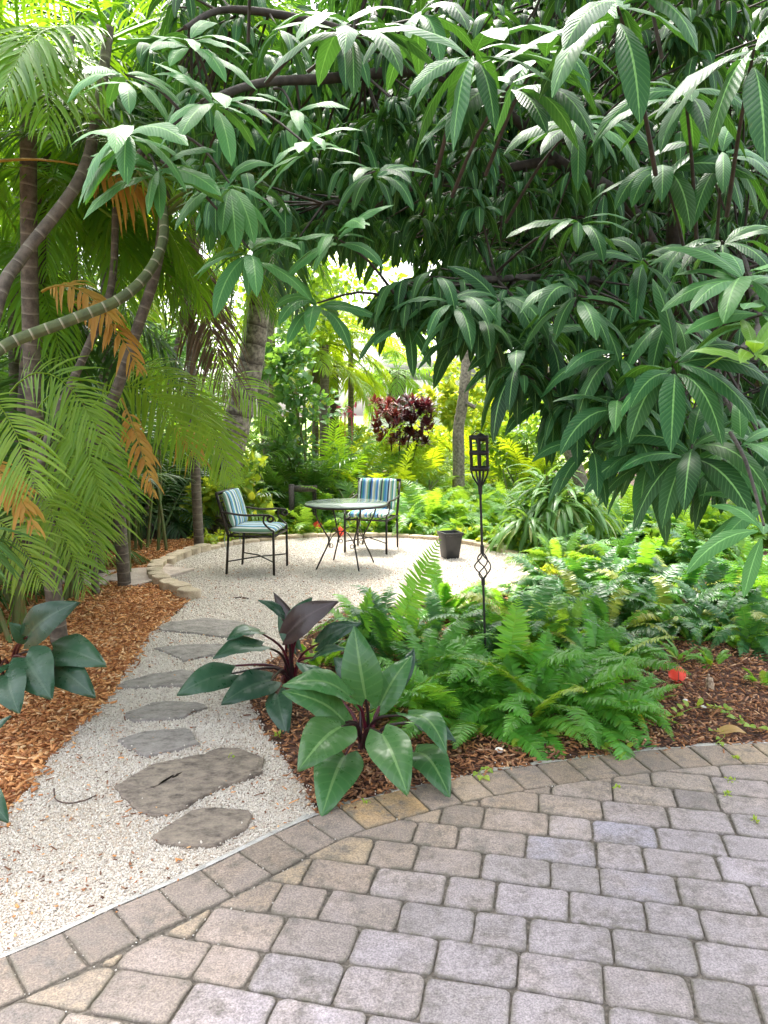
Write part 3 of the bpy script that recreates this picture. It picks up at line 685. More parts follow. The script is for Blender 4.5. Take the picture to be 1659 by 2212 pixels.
for (x,y,Y,L,n) in hand:
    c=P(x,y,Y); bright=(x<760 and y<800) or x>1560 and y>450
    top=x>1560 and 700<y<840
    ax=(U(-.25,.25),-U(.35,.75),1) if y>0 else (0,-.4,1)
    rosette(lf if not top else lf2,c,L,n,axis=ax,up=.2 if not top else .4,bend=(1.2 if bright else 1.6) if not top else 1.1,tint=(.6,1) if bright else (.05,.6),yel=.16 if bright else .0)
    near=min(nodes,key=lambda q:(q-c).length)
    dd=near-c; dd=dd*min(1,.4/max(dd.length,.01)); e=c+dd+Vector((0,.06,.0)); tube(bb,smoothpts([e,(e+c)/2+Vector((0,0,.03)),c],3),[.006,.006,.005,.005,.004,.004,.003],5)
def region(poly,n,Y0,Y1,L,tint,yel=0,zmin=None):
    k=0;t=0
    xs=[p[0] for p in poly];ys=[p[1] for p in poly]
    while k<n and t<n*20:
        t+=1; x,y=U(min(xs),max(xs)),U(min(ys),max(ys))
        if not inside(poly,np.array([x]),np.array([y]))[0]: continue
        Y=U(Y0,Y1); c=P(x,y,Y); rosette(lf,c,L*U(.6,1.1),random.randint(8,14),up=.1,bend=2.6,tint=tint,yel=yel); k+=1
        near=min(nodes,key=lambda q:(q-c).length)
        d=(near-c); e=c+d.normalized()*min(.3,d.length); tube(bb,[c,e],[.003,.006],4,False)
region([(790,-150),(1800,-150),(1800,950),(1659,1020),(1500,920),(1350,860),(1230,780),(1100,690),(980,600),(860,520),(830,400)],720,2.9,5.2,.19,(0,.3))  # low tint range puts the deep shadow of the right crown into leaf colour
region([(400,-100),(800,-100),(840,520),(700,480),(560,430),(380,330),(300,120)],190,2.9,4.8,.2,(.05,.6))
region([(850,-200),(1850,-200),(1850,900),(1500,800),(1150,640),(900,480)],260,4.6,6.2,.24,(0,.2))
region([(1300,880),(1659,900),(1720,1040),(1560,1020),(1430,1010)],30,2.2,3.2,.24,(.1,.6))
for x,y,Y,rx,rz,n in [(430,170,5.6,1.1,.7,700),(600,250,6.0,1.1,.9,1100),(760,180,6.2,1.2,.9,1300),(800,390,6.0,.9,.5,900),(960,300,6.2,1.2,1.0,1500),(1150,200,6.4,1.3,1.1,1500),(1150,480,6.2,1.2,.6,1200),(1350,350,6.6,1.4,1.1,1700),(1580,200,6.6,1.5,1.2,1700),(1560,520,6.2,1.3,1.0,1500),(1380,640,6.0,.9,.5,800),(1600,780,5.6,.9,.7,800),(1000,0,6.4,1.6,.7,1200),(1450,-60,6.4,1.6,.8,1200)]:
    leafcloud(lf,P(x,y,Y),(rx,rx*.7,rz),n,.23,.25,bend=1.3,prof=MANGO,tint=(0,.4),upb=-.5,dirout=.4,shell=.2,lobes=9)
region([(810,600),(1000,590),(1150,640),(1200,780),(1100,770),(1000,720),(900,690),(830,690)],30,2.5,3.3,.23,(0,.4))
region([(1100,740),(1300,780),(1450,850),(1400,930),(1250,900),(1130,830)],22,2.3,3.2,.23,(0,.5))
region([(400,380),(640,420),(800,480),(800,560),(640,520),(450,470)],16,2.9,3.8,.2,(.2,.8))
region([(250,-800),(1950,-800),(1950,-110),(250,-110)],150,1.9,5,.22,(0,.6))  # unseen whorls above the frame, added to shade the leaves below
lf.build('crown',M['mango'],mango,MT)
M['mango_new']=leafmat('mango_new_leaf',(.09,.24,.05),(.16,.36,.06),(.3,.45,.05),rough=.35,transl=.28,vein=1,nv=16,veincol=(.35,.5,.2))
lf2.build('new_leaves',M['mango_new'],mango,MT)['label']='bright young leaf whorls'
bb.build('branches',M['twig_bark'],mango,MT)
# ---------------------------------------------------------------- palms
def palm(name,label,pts,r0,r1,nf,L,bark,leaf,base=None,ll=.35,lw=.012,el=(.1,1.3),bend=1.4,group=None,azr=(0,6.28),tint=(0,1),dead=None,crownshaft=False,n=42,cat='palm',yel=0,rings=0):
    pts=smoothpts(pts,8); b=Vector(pts[0]); b.z=0
    root=empty(name,b,label,cat,group)
    mb=MB(); m=len(pts)
    rad=[(r0+(r1-r0)*i/(m-1)) for i in range(m)]
    if rings:
        # fine subdivision with saw-tooth rings
        fine=[];fr=[];L0=0
        for i in range(m-1):
            seg=(pts[i+1]-pts[i]).length; kk=max(1,int(seg/.025))
            for j in range(kk):
                fine.append(pts[i].lerp(pts[i+1],j/kk)); L0+=seg/kk
                ph=(L0*rings)%1; fr.append((rad[i]+(rad[i+1]-rad[i])*j/kk)*(1.0+.07*(1-ph)))
        pts2=fine;rad2=fr
    else: pts2,rad2=pts,rad
    tube(mb,pts2,rad2,14)
    mb.build('trunk',bark,root,b)
    top=pts[-1]; cm=MB()
    for i in range(nf):
        az=U(*azr); e=U(*el)
        fp=frondpts(A(top)+A((0,0,U(-.1,.05))),az,e,L*U(.8,1.1),bend*U(.8,1.25),side=U(-.4,.4))
        frond(cm,fp,n,ll,lw,tint=tint,start=.14,bend=1.1,vup=.25,yel=yel,rach=.011)
    cm.build('crown',leaf,root,b)
    return root,b
GL='palms of the clump on the left'
# leaning grey trunk far left
palm('palm_tree','grey leaning palm trunk at the far left edge, running up to the right',[P(-60,900,3.7),P(0,640,3.8),P(50,552,3.9),P(170,390,4.0),P(210,250,4.1),P(235,60,4.2)],.032,.026,7,1.5,M['palmbark'],M['palm'],group=GL,ll=.38,el=(-.2,1),n=40)
palm('palm_tree','green palm stem with pale rings arching over the gap on the left',[P(-40,790,3.5),P(20,742,3.6),P(150,692,3.7),P(255,648,3.8),P(318,592,3.9),P(352,520,4.0),P(352,440,4.1)],.027,.024,6,1.3,M['greenpalm'],M['palm_dark'],group=GL,ll=.35,el=(.2,1.2),n=40)
palm('palm_tree','dark slanting palm trunk right of the arching ringed stem',[P(120,1150,5.2),P(232,895,4.9),P(300,700,4.9),P(335,590,4.9),P(352,480,4.9),P(365,330,4.9)],.038,.028,8,1.5,M['palmbark'],M['palm_dark'],group=GL,ll=.4,el=(0,1.1),n=42)
palm('palm_tree','rough fibrous dark palm trunk behind the leftmost fronds',[P(40,1250,5.2),P(60,900,5.2),P(75,600,5.2),P(90,300,5.2),P(110,100,5.2)],.075,.055,9,1.8,M['rough'],M['palm_dark'],group=GL,ll=.45,el=(-.3,1),n=44)
palm('palm_tree','thin brown palm stem crossing low behind the orange fronds',[P(60,1120,4.4),P(110,930,4.5),P(190,750,4.7),P(240,620,4.9),P(250,450,5)],.026,.022,5,1.3,M['palmbark'],M['palm'],group=GL,ll=.35,el=(0,1),n=40)
palm('palm_tree','slender grey palm stem rising to the top left corner',[P(130,1100,6),P(118,700,6),P(112,350,6),P(160,30,6)],.036,.032,8,1.7,M['palmbark'],M['palm_dark'],group=GL,ll=.42,el=(-.3,.9),n=42)
def bush(name,label,x,ybase,Y,parts,m,cat='shrub',group=None,stem=True):
    b=G(x,ybase) if Y is None else Vector((P(x if x!=1000 else 1290,900,Y).x,Y,0)); root=empty(name,b,label,cat,group)
    mb=MB()
    for (cx,cy,dY,rx,rz,n,L,wr,tint,yel,pr) in parts:
        c=P(cx,cy,b.y+dY); leafcloud(mb,c,(rx,rx*.8,rz),n,L,wr,tint=tint,yel=yel,prof=pr)
    mb.build('foliage',m,root,b)
    if name=='tree':
        s=MB(); cc=P(parts[0][0],parts[0][1],b.y); tube(s,smoothpts([b,(b+cc)/2+Vector((U(-.3,.3),0,0)),cc],4),.11,9); s.build('trunk',M['greybark'],root,b)
    elif stem:
        s=MB()
        for i in range(5):
            q=b+Vector((U(-.25,.25),U(-.2,.2),0)); cc=P(parts[i%len(parts)][0],parts[i%len(parts)][1],b.y+parts[i%len(parts)][2]); tube(s,smoothpts([q,(q+cc)/2+Vector((U(-.1,.1),0,0)),cc],3),.015,6)
        s.build('stems',M['stem'],root,b)
    return root
# explicit and filling fronds of the low clumps
def clump(name,label,base,nf,L,mats,ll,el=(.5,1.45),bend=(1.0,2.0),n=36,group=None,azr=(0,6.28),lw=.012,spread=.25,tint=(0,1),extra=None,yel=0,cat='palm shrub',stems=True,tip=.25,dense=None):
    b=Vector(base); root=empty(name,b,label,cat,group); cm=MB(); smb=MB()
    for i in range(nf):
        az=U(*azr); p=b+Vector((math.cos(az),math.sin(az),0))*U(0,spread)
        l=L*U(.65,1.1); fp=frondpts(A(p),az,U(*el),l,U(*bend),side=U(-.5,.5))
        frond(cm,fp,n,ll*U(.8,1.1),lw,tint=tint,start=U(.2,.4),bend=U(.7,1.4),vup=.25,yel=yel,rach=.008,tip=tip)
    if extra: extra(cm,root,b)
    cm.build('fronds',mats,root,b)
    if stems:
        for i in range(7):
            a=U(0,6.28); q=b+Vector((math.cos(a),math.sin(a),0))*U(.05,spread); tube(smb,[q,q+Vector((U(-.1,.1),U(-.1,.1),L*.28)),q+Vector((U(-.25,.25),U(-.25,.25),L*.5))],[.02,.017,.012],7)
        smb.build('stems',M['stem'],root,b)
    return root
def xfrond(x0,y0,x1,y1,Y0,Y1,arch,**k):
    a=P(x0,y0,Y0);c=P(x1,y1,Y1);m=(a+c)/2+Vector((0,0,arch))*2
    return [tuple(a*(1-t)**2+m*2*t*(1-t)+c*t*t) for t in np.linspace(0,1,24)]
def ex_left(cm,root,b):
    for f in [(20,850,235,975,4.2,4.1,.24),(-40,850,80,1060,3.9,3.8,.12),(-20,1040,150,1185,4.3,4.2,.18),(30,1130,185,1275,4.6,4.5,.22),(-60,1140,90,1260,4.1,4.0,.16),
              (70,1060,215,1225,4.9,4.8,.28)]:
        frond(cm,xfrond(*f),30,.27,.008,tint=(.3,1),yel=U(0,.35),start=.12,bend=U(.5,1.0),vup=.1,miss=.06,rach=.006,sweep=.3,roll=U(-1.1,-.5),jl=.2)
clump('palm_clump','low bright palm fronds drooping over the mulch at left',(-2.75,5.3,0),9,1.2,M['palm'],.24,el=(.7,1.45),azr=(1.2,5.2),lw=.008,tint=(.2,1),extra=ex_left,group=GL)
def ex2(cm,root,b):
    for f in [(200,880,420,1000,5.2,5.2,.3),(60,960,210,1190,4.9,4.7,.3),(330,860,505,1030,6.4,6.2,.3),(120,900,250,1120,5,4.9,.25),(250,830,470,960,5.8,5.6,.3),(80,890,220,1080,4.6,4.5,.3)]:
        frond(cm,xfrond(*f),36,.36,.0095,tint=(.4,1),yel=U(0,.4),miss=.05,start=.1,bend=U(.4,.9),vup=.1,rach=.008,sweep=.3,roll=U(-1.1,-.4),jl=.2)
clump('palm_clump','leafy palm clump over the flagstone walk',(-3.35,6.5,0),15,1.35,M['palm'],.32,azr=(1.4,5.0),tint=(.1,.9),extra=ex2,group=GL,bend=(.8,1.7))
clump('palm_clump','dark palm clump behind the flagstone walk, left of the edging stones',(-3.7,9.3,0),28,2.0,M['palm_dark'],.4,azr=(0.6,5.4),group=GL)
clump('palm_clump','tall palm clump filling the left edge behind the orange mulch',(-4.0,7.6,0),28,2.6,M['palm_dark'],.42,group=GL)
clump('palm_clump','dark drooping palm shrub between the mulch and the left chair',(-3.0,10.7,0),24,1.5,M['palm_dark'],.36,tint=(0,.8),group=GL)
def ex3(cm,root,b):
    frond(cm,xfrond(365,925,600,935,8.6,8.2,.55),40,.4,.012,tint=(.7,1),yel=.2,start=.1,bend=1.0,vup=.3,roll=-.7,sweep=.35)
    frond(cm,xfrond(340,880,505,1060,8.4,8.2,.4),44,.42,.012,tint=(.5,1),yel=.15,start=.1,bend=.9,vup=.2,roll=-.7,sweep=.35)
clump('palm_clump','feathery green palm clump in front of the thick ringed trunk',(-3.0,11.2,0),30,2.5,M['palm'],.46,tint=(.3,1),extra=ex3,group=GL)
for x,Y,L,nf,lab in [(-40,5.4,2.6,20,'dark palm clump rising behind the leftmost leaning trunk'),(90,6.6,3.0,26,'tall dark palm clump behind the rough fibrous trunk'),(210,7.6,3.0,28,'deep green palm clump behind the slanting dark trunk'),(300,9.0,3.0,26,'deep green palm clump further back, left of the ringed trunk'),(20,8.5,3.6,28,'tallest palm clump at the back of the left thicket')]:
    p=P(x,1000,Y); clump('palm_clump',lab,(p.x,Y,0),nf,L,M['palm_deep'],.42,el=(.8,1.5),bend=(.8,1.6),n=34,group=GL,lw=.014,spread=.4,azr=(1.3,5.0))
bush('thicket_shrub','dark leafy undergrowth shrub behind the low palm fronds at left',120,1150,None,[(60,1150,-1.2,.9,.55,900,.16,.35,(0,1),.03,OVAL),(150,1050,-.6,.9,.7,900,.16,.35,(0,1),.03,OVAL),(40,950,-.5,.9,.8,900,.17,.35,(0,1),.03,OVAL),(250,1100,.5,.9,.6,700,.17,.35,(0,1),.03,OVAL)],M['palm_deep'])
bush('thicket_shrub','dark leafy undergrowth shrub behind the left garden chair',380,1150,None,[(380,1080,.6,1.0,.6,900,.17,.4,(0,1),.02,OVAL),(300,980,1.0,1.2,.9,1100,.18,.4,(0,1),.02,OVAL),(430,980,1.5,1.1,.8,900,.18,.4,(0,1),.02,OVAL)],M['palm_deep'])
# far-left palms upper
for i,(x,y,Y,L,lab) in enumerate([(60,200,4.6,1.7,'palm crown with pale hanging fronds in the top left corner'),(230,80,6.4,2.2,'dark palm crown behind the mango shoots at upper left'),(30,520,6.2,2.0,'palm crown against the left edge at mid height'),(420,150,8.5,2.6,'distant palm crown between the mango branches')]):
    t=P(x,y,Y)
    palm('palm_tree',lab,[(t.x-.25,Y+.6,0),(t.x-.2,Y+.3,t.z*.5),tuple(t)],.06,.045,16,L,M['palmbark'],M['palm'] if i%2==0 else M['palm_dark'],group=GL,ll=.42,el=(-.5,.9),n=44,tint=(.2,1))
for x,y,Y,L,lab in [(-60,330,5.0,1.6,'green palm crown entering from the left edge'),(150,360,5.8,1.6,'green palm crown between the two leaning trunks'),(330,210,7.2,2.0,'green palm crown behind the upper mango shoots'),(470,330,9.0,2.4,'palm crown hanging dark fronds above the ringed trunk'),(180,620,6.6,1.5,'low palm crown behind the arching ringed stem')]:
    t=P(x,y,Y)
    palm('palm_tree',lab,[(t.x-(1.3 if x>250 else .3),Y+.9,0),(t.x-(.7 if x>250 else .2),Y+.5,t.z*.5),tuple(t)],.035,.03,10,L,M['palmbark'],M['palm'] if Y<6 else M['palm_dark'],group=GL,ll=.4,el=(-.6,.9),n=38,tint=(.1,1))
# orange and withered fronds hanging in the clump
def deadfrond(label,spec,m,ll,n=40,lw=.011,**k):
    a=P(*spec[0][:2],spec[0][2]) if False else None
    mb=MB()
    for s in spec: frond(mb,xfrond(*s),n,ll,lw,tint=(0,1),yel=U(0,.35),start=k.get('start',.12),bend=k.get('bend',1.3),vup=0,sweep=k.get('sweep',.3),miss=k.get('miss',.22),rach=.009,jl=.5,roll=-.8)
    v=P(spec[0][0],spec[0][1],spec[0][4])
    return tag(mb.build('dead_frond',m,origin=tuple(v)),label,'dead frond','dead fronds caught in the palm clump')
deadfrond('orange dead frond draped below the arching ringed stem',[(90,630,250,700,4.3,4.2,.1),(150,655,300,800,4.4,4.3,.12)],M['dead'],.16,40,miss=.45)
deadfrond('orange dead frond tip pointing straight down beside the palm clump',[(262,860,335,1075,4.7,4.6,.05)],M['dead'],.13,34,miss=.35)
deadfrond('orange and yellow dead frond at the left edge above the mulch',[(-40,1030,80,1150,4.0,3.9,.12),(-60,1000,60,1130,4.1,4.0,.12)],M['dead'],.13,30,miss=.35)
deadfrond('frond with a long bare orange stalk behind the left mango shoots',[(-30,352,330,420,4.2,4.4,.08)],M['dead'],.25,26,start=.62)
deadfrond('brown withered frond hanging beside the thick ringed palm trunk',[(300,480,500,860,6.5,6.5,.4),(330,460,470,780,6.6,6.6,.35),(300,470,440,690,6.4,6.5,.35)],M['brown_dead'],.5,60,lw=.009)
deadfrond('small orange dead frond low behind the ferny palms',[(370,930,420,985,7,6.9,.1)],M['dead'],.25,18)
# thick ringed palm in the centre left
tbp=G(500,1135)
root,_b=palm('ringed_palm_tree','thick grey ringed palm trunk leaning right behind the left chair',[(-2.12,10.3,0),P(492,1010,10.2),P(508,930,10.2),P(532,830,10.2),P(545,770,10.2),P(560,640,10.2),P(575,450,10.2),P(580,300,10.2)],.2,.115,9,2.6,M['royal'],M['palm_dark'],ll=.55,lw=.02,el=(-.3,.9),n=44,cat='palm',rings=4.2)
mb=MB(); frond(mb,xfrond(590,470,520,760,10.0,9.9,.2),40,.5,.016,tint=(.6,1),yel=.25,bend=2.0); frond(mb,xfrond(560,420,440,760,10.1,9.8,.6),50,.6,.016,tint=(.3,.8),yel=.05,bend=2.0)
mb.build('hanging_frond',M['palm'],root,_b)
mb=MB()
for f in [(570,380,500,700,9.8,9.5,.5),(560,360,600,690,9.8,9.4,.4),(560,400,400,640,9.8,9.6,.7),(580,420,650,700,9.9,9.7,.5)]: frond(mb,xfrond(*f),44,.5,.016,tint=(0,.6),bend=1.6,roll=-.5)
mb.build('old_fronds',M['palm_dark'],root,_b)
# background palms
GB='slim palms in the open garden beyond the table'
for x,y0,yt,Y,r,lab,bk in [(681,930,760,15,.07,'slim palm trunk left of the pair beyond the table','palmbark'),(701,925,745,14.6,.1,'straight brown palm trunk beyond the table, beside a bright gap','palmbark'),(722,915,790,15.8,.11,'short rough palm trunk right of the bright gap','rough'),(758,915,730,16.5,.07,'thin palm trunk behind the seating circle, right of the others','palmbark'),(640,905,700,17,.08,'far slim palm behind the round leaved shrub','palmbark')]:
    t=P(x,yt,Y); g=P(x,y0,Y)
    palm('slim_palm_tree',lab,[(g.x,Y,0),(g.x,Y,t.z*.5),tuple(t)],r,r*.8,11,1.55,M[bk],M['palm_bright'],group=GB,ll=.42,lw=.018,el=(-.35,1.1),n=34,tint=(0,.8))
t=P(858,800,18)
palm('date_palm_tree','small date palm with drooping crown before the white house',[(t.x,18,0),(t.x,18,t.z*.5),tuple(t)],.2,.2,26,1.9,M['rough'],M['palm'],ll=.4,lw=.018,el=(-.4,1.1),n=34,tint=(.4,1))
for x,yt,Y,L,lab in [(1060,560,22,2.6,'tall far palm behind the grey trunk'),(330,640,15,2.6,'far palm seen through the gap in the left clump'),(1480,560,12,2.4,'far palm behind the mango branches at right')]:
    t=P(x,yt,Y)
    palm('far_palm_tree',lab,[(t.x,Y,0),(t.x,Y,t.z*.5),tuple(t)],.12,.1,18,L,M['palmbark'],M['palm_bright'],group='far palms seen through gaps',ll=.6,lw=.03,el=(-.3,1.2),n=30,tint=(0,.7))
# grey bare trunk with cut top
gt=G(990,1112)
root=empty('cut_tree_trunk',gt,'bare grey tree trunk standing in the ferns right of the seating circle','tree')
mb=MB(); pp=smoothpts([tuple(gt),P(990,1085,gt.y),P(991,990,gt.y),P(990,930,gt.y),P(998,880,gt.y),P(1003,835,gt.y),P(1008,760,gt.y+.2),P(1000,640,gt.y+.3),P(985,520,gt.y+.4),P(975,430,gt.y+.4)],7)
tube(mb,pp,[.1-.03*i/(len(pp)-1)+U(-.006,.006) for i in range(len(pp))],12)
mb.build('trunk',M['greybark'],root,gt)
mb=MB(); a=P(1003,838,gt.y); tube(mb,smoothpts([a,P(1018,835,gt.y-.1),P(1026,825,gt.y-.15)],3),.04,7); mb.build('branch_stub',M['greybark'],root,gt); mb=MB(); tube(mb,smoothpts([P(1002,868,gt.y),P(1016,875,gt.y-.1),P(1026,880,gt.y-.1)],3),.035,7)
mb.build('branch_stub',M['greybark'],root,gt); mb=MB(); tube(mb,smoothpts([P(1008,760,gt.y+.2),P(1060,640,gt.y+.4),P(1150,560,gt.y+.8)],4),.05,7)
mb.build('branch',M['greybark'],root,gt)
mb=MB()
for c,n in [((1000,480),700),((1100,540),600),((930,560),200)]:
    leafcloud(mb,P(*c,gt.y+.6),(1.0,1.0,.8),n,.16,.4,tint=(0,1),yel=.03)
mb.build('crown',M['bush'],root,gt)
# ---------------------------------------------------------------- shrubs in the middle distance
bush('variegated_shrub','yellow green variegated shrub beside the left chair',515,1150,10.1,[(505,1075,0,.5,.38,330,.15,.62,(.2,1),.15,HEART),(555,1100,-.1,.4,.33,230,.15,.62,(.3,1),.25,HEART),(455,1110,.1,.4,.35,240,.14,.62,(0,.8),.05,HEART),(530,1020,.2,.35,.3,160,.14,.62,(0,.6),0,HEART)],M['lime'])
bush('round_leaf_shrub','tall blue green round leaved shrub right of the ringed trunk',640,1000,11.5,[(620,800,0,.6,.6,420,.12,.75,(0,1),.03,OVAL),(660,850,0,.5,.5,350,.12,.75,(0,1),.05,OVAL),(600,930,.1,.5,.6,320,.12,.7,(0,.7),.03,OVAL),(650,760,.2,.4,.5,220,.12,.7,(.3,1),.05,OVAL),(640,980,0,.6,.5,260,.12,.6,(0,.5),.0,OVAL)],M['blue_leaf'])
bush('round_leaf_shrub','blue green leafy shrub left of the ringed trunk',400,1000,12,[(390,780,0,.9,.6,500,.13,.7,(0,1),.02,OVAL),(330,740,.3,.8,.6,350,.13,.7,(0,.8),.02,OVAL),(450,850,.3,.9,.8,450,.12,.6,(0,.6),0,OVAL)],M['blue_leaf'])
bush('yellow_vine_shrub','yellow green vine climbing beside the bare grey trunk',950,1000,13.2,[(965,880,0,.45,.4,280,.14,.65,(.2,1),.2,HEART),(950,850,.1,.32,.35,180,.14,.65,(.2,1),.3,HEART),(1040,860,.2,.4,.4,220,.14,.6,(0,1),.1,HEART),(990,800,.3,.4,.4,150,.13,.6,(.3,1),.1,HEART)],M['lime'],stem=False)
rs=random.Random(3)
for i,(x,y,Y,rx,rz,n,m,lab) in enumerate([(760,935,17,.9,.4,700,'yellow_bush','sunlit yellow green shrub under the slim palms'),(880,945,14.6,.9,.3,650,'yellow_bush','bright yellow shrub in front of the red croton'),(965,935,16.5,.7,.4,550,'yellow_bush','bright green shrub right of the croton'),(1080,900,16,1.2,.9,1100,'yellow_bush','feathery lime shrub right of the bare trunk'),(1140,960,13,.9,.7,700,'bush','leafy green shrub behind the strap leaved clump'),(1250,940,14,1.3,1.0,900,'bush','green shrub behind the hanging mango leaves'),(1450,930,13,1.6,1.3,1000,'bush','large shrub behind the mango leaves at the right'),(560,960,14,1.0,.9,700,'bush','dark leafy shrub behind the ringed palm'),(500,720,18,1.6,1.2,700,'bush','leafy tree top glimpsed beyond the ringed palm'),(250,800,13,1.6,1.1,700,'bush','tall shrub behind the palm clump on the left'),(100,800,11,1.6,1.6,900,'bush','tall shrub behind the leftmost palm trunks'),(700,560,24,3.0,1.6,900,'yellow_bush','sunlit tree top beyond the slim palms'),(950,640,26,2.6,1.0,500,'yellow_bush','pale green tree top above the white house'),(1180,760,20,2.4,2.2,1200,'bush','leafy tree behind the grey trunk'),(1420,640,17,2.6,2.6,1300,'bush','tree crown behind the mango branches'),
 (690,640,15,1.4,1.2,700,'bush','leafy green tree top above the slim palms'),(600,560,13,1.4,1.3,800,'bush','green tree top between the ringed palm and the slim palms'),(1010,720,19,2.0,1.0,600,'bush','green tree top left and right of the bare trunk'),(1130,640,16,1.8,1.6,800,'bush','green tree top right of the bare trunk'),(350,620,17,2.2,1.2,450,'bush','sparse tree top seen through the left palms'),
 (60,120,10,2.2,1.8,1500,'palm_deep','dark tree crown in the upper left corner'),(260,200,12,2.4,2.0,1500,'palm_deep','dark tree crown behind the upper left mango shoots'),(80,620,9.5,1.6,1.8,1400,'palm_deep','dark shrub wall behind the left trunks'),(1640,860,12,1.8,1.8,900,'bush','shrub behind the mango leaves at the right edge'),(600,350,16,2.4,2.2,1100,'bush','dark tree crown behind the mango shoots'),(120,420,14,2.6,2.6,1500,'bush','tree crown behind the far left palms'),(1000,230,12,2.2,1.8,1200,'bush','tree crown hidden high behind the mango leaves'),(1400,200,12,2.6,2.2,1500,'bush','tree crown high at the right behind the mango')]):
    big=Y*.0028+.12
    bush('tree' if y<600 else 'garden_shrub',lab,x,1000,Y,[(x,y,0,rx,rz,n,big,.5,(0,1),.04,OVAL),(x+rs.uniform(-60,60),y+30,.4,rx*.8,rz*.8,n//2,big,.5,(0,.7),0,OVAL)],M[m],'tree' if y<600 else 'shrub')
# croton
b=Vector((P(870,900,12.9).x,12.9,0)); root=empty('croton_shrub',b,'dark red and purple croton shrub before the white house','shrub'); mb=MB()
for i in range(130):
    x,y=rs.uniform(808,935),rs.uniform(858,955)
    if y<862 and (x<840 or x>905): continue
    c=P(x,y+8,12.9+rs.uniform(-.4,.4)); n=12; az=rng.uniform(0,6.28,n); el=rng.uniform(.2,1.3,n)
    D=np.stack([np.cos(az)*np.cos(el),np.sin(az)*np.cos(el),np.sin(el)],1); S=np.stack([-np.sin(az),np.cos(az),az*0],1)
    hot=x<850 or rs.random()<.2
    T=np.stack([rng.uniform(.4 if hot else 0,1 if hot else .45,n),np.full(n,.35 if hot else 0),az*0,np.ones(n)],1)
    ribbons(mb,A(c)[None]+D*.02,D,S,rng.uniform(.13,.2,n),.022,.8,OVAL,T=T)
mb.build('foliage',M['croton'],root,b)
s=MB(); 
for i in range(4): tube(s,[b+Vector((U(-.1,.1),0,0)),P(840+25*i,905,12.9)],.012,6)
s.build('stems',M['bark'],root,b)
for x,y in ((745,890),(760,888)):
    c=P(x,y,14.5); mb=MB(); leafcloud(mb,c,(.12,.12,.12),14,.12,.4); tube(mb,[(c.x,c.y,0),tuple(c)],.01,5)
    tag(mb.build('pink_flower',M['pink'],origin=(c.x,c.y,0)),'%s pink flower spike beyond the table, under the slim palms'%('left' if x<750 else 'right'),'flower')
# bamboo-palm thicket behind the table
GT='feathery palm shrubs behind the seating circle'
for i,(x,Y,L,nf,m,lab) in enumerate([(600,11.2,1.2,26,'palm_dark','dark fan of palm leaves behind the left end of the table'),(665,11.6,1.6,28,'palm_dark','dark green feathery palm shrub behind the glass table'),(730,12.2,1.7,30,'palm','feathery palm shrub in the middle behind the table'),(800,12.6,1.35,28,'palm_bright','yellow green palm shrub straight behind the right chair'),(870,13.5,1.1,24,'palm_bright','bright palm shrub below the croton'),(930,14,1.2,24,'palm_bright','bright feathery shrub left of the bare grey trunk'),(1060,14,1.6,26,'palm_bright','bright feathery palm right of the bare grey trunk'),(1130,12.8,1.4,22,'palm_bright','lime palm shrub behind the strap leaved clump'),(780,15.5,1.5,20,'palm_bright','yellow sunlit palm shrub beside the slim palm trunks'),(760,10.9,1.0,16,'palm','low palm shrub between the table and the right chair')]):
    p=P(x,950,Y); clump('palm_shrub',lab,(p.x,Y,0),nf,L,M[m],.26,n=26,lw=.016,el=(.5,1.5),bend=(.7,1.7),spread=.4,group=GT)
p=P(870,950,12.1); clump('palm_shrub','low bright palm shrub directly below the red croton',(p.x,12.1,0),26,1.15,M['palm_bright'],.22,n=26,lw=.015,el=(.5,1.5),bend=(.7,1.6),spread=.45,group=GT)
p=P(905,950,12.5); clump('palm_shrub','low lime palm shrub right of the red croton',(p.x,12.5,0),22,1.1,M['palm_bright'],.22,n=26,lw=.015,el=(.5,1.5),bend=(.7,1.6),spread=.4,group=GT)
# white house
hx0,hx1=P(795,850,25).x,P(1120,850,25).x
house=empty('white_house',((hx0+hx1)/2,25,0),'white house with slim windows seen far beyond the croton','house')
ho=A(house.location)
def boxes(mb,x0,x1,y0,y1,z0,z1):
    V=[(x,y,z) for z in (z0,z1) for (x,y) in ((x0,y0),(x1,y0),(x1,y1),(x0,y1))]
    mb.poly(V,[[3,2,1,0],[4,5,6,7],[0,1,5,4],[1,2,6,5],[2,3,7,6],[3,0,4,7]])
M['plaster']=simple('white_plaster',(.82,.83,.85),.8,nscale=3,c2=(.76,.77,.8)); M['roof']=simple('grey_roof',(.35,.33,.32),.8,nscale=20); M['pane']=simple('window_pane',(.12,.18,.16),.15,nscale=3); M['frame']=simple('window_frame',(.8,.8,.8),.5)
mb=MB(); boxes(mb,hx0,hx1,25,31,0,2.75); mb.build('wall',M['plaster'],house,ho,False)
mb=MB(); mb.poly([(hx0-.4,24.5,2.7),(hx1+.4,24.5,2.7),(hx1+.4,31.5,2.7),(hx0-.4,31.5,2.7),(hx0+1,28,4.0),(hx1-1,28,4.0)],[[0,1,5,4],[1,2,5],[2,3,4,5],[3,0,4],[3,2,1,0]]); mb.build('roof',M['roof'],house,ho,False)
for x in (836,882,1010):
    c=P(x,872,25).x
    mb=MB(); boxes(mb,c-.17,c+.17,24.95,25.02,1.45,2.3); w=mb.build('window',M['frame'],house,ho,False)
    mb=MB(); boxes(mb,c-.12,c+.12,24.93,24.96,1.5,2.25); p=mb.build('pane',M['pane'],None,(0,0,0),False); p.parent=w; p.location=(-ho[0],-ho[1],-ho[2])
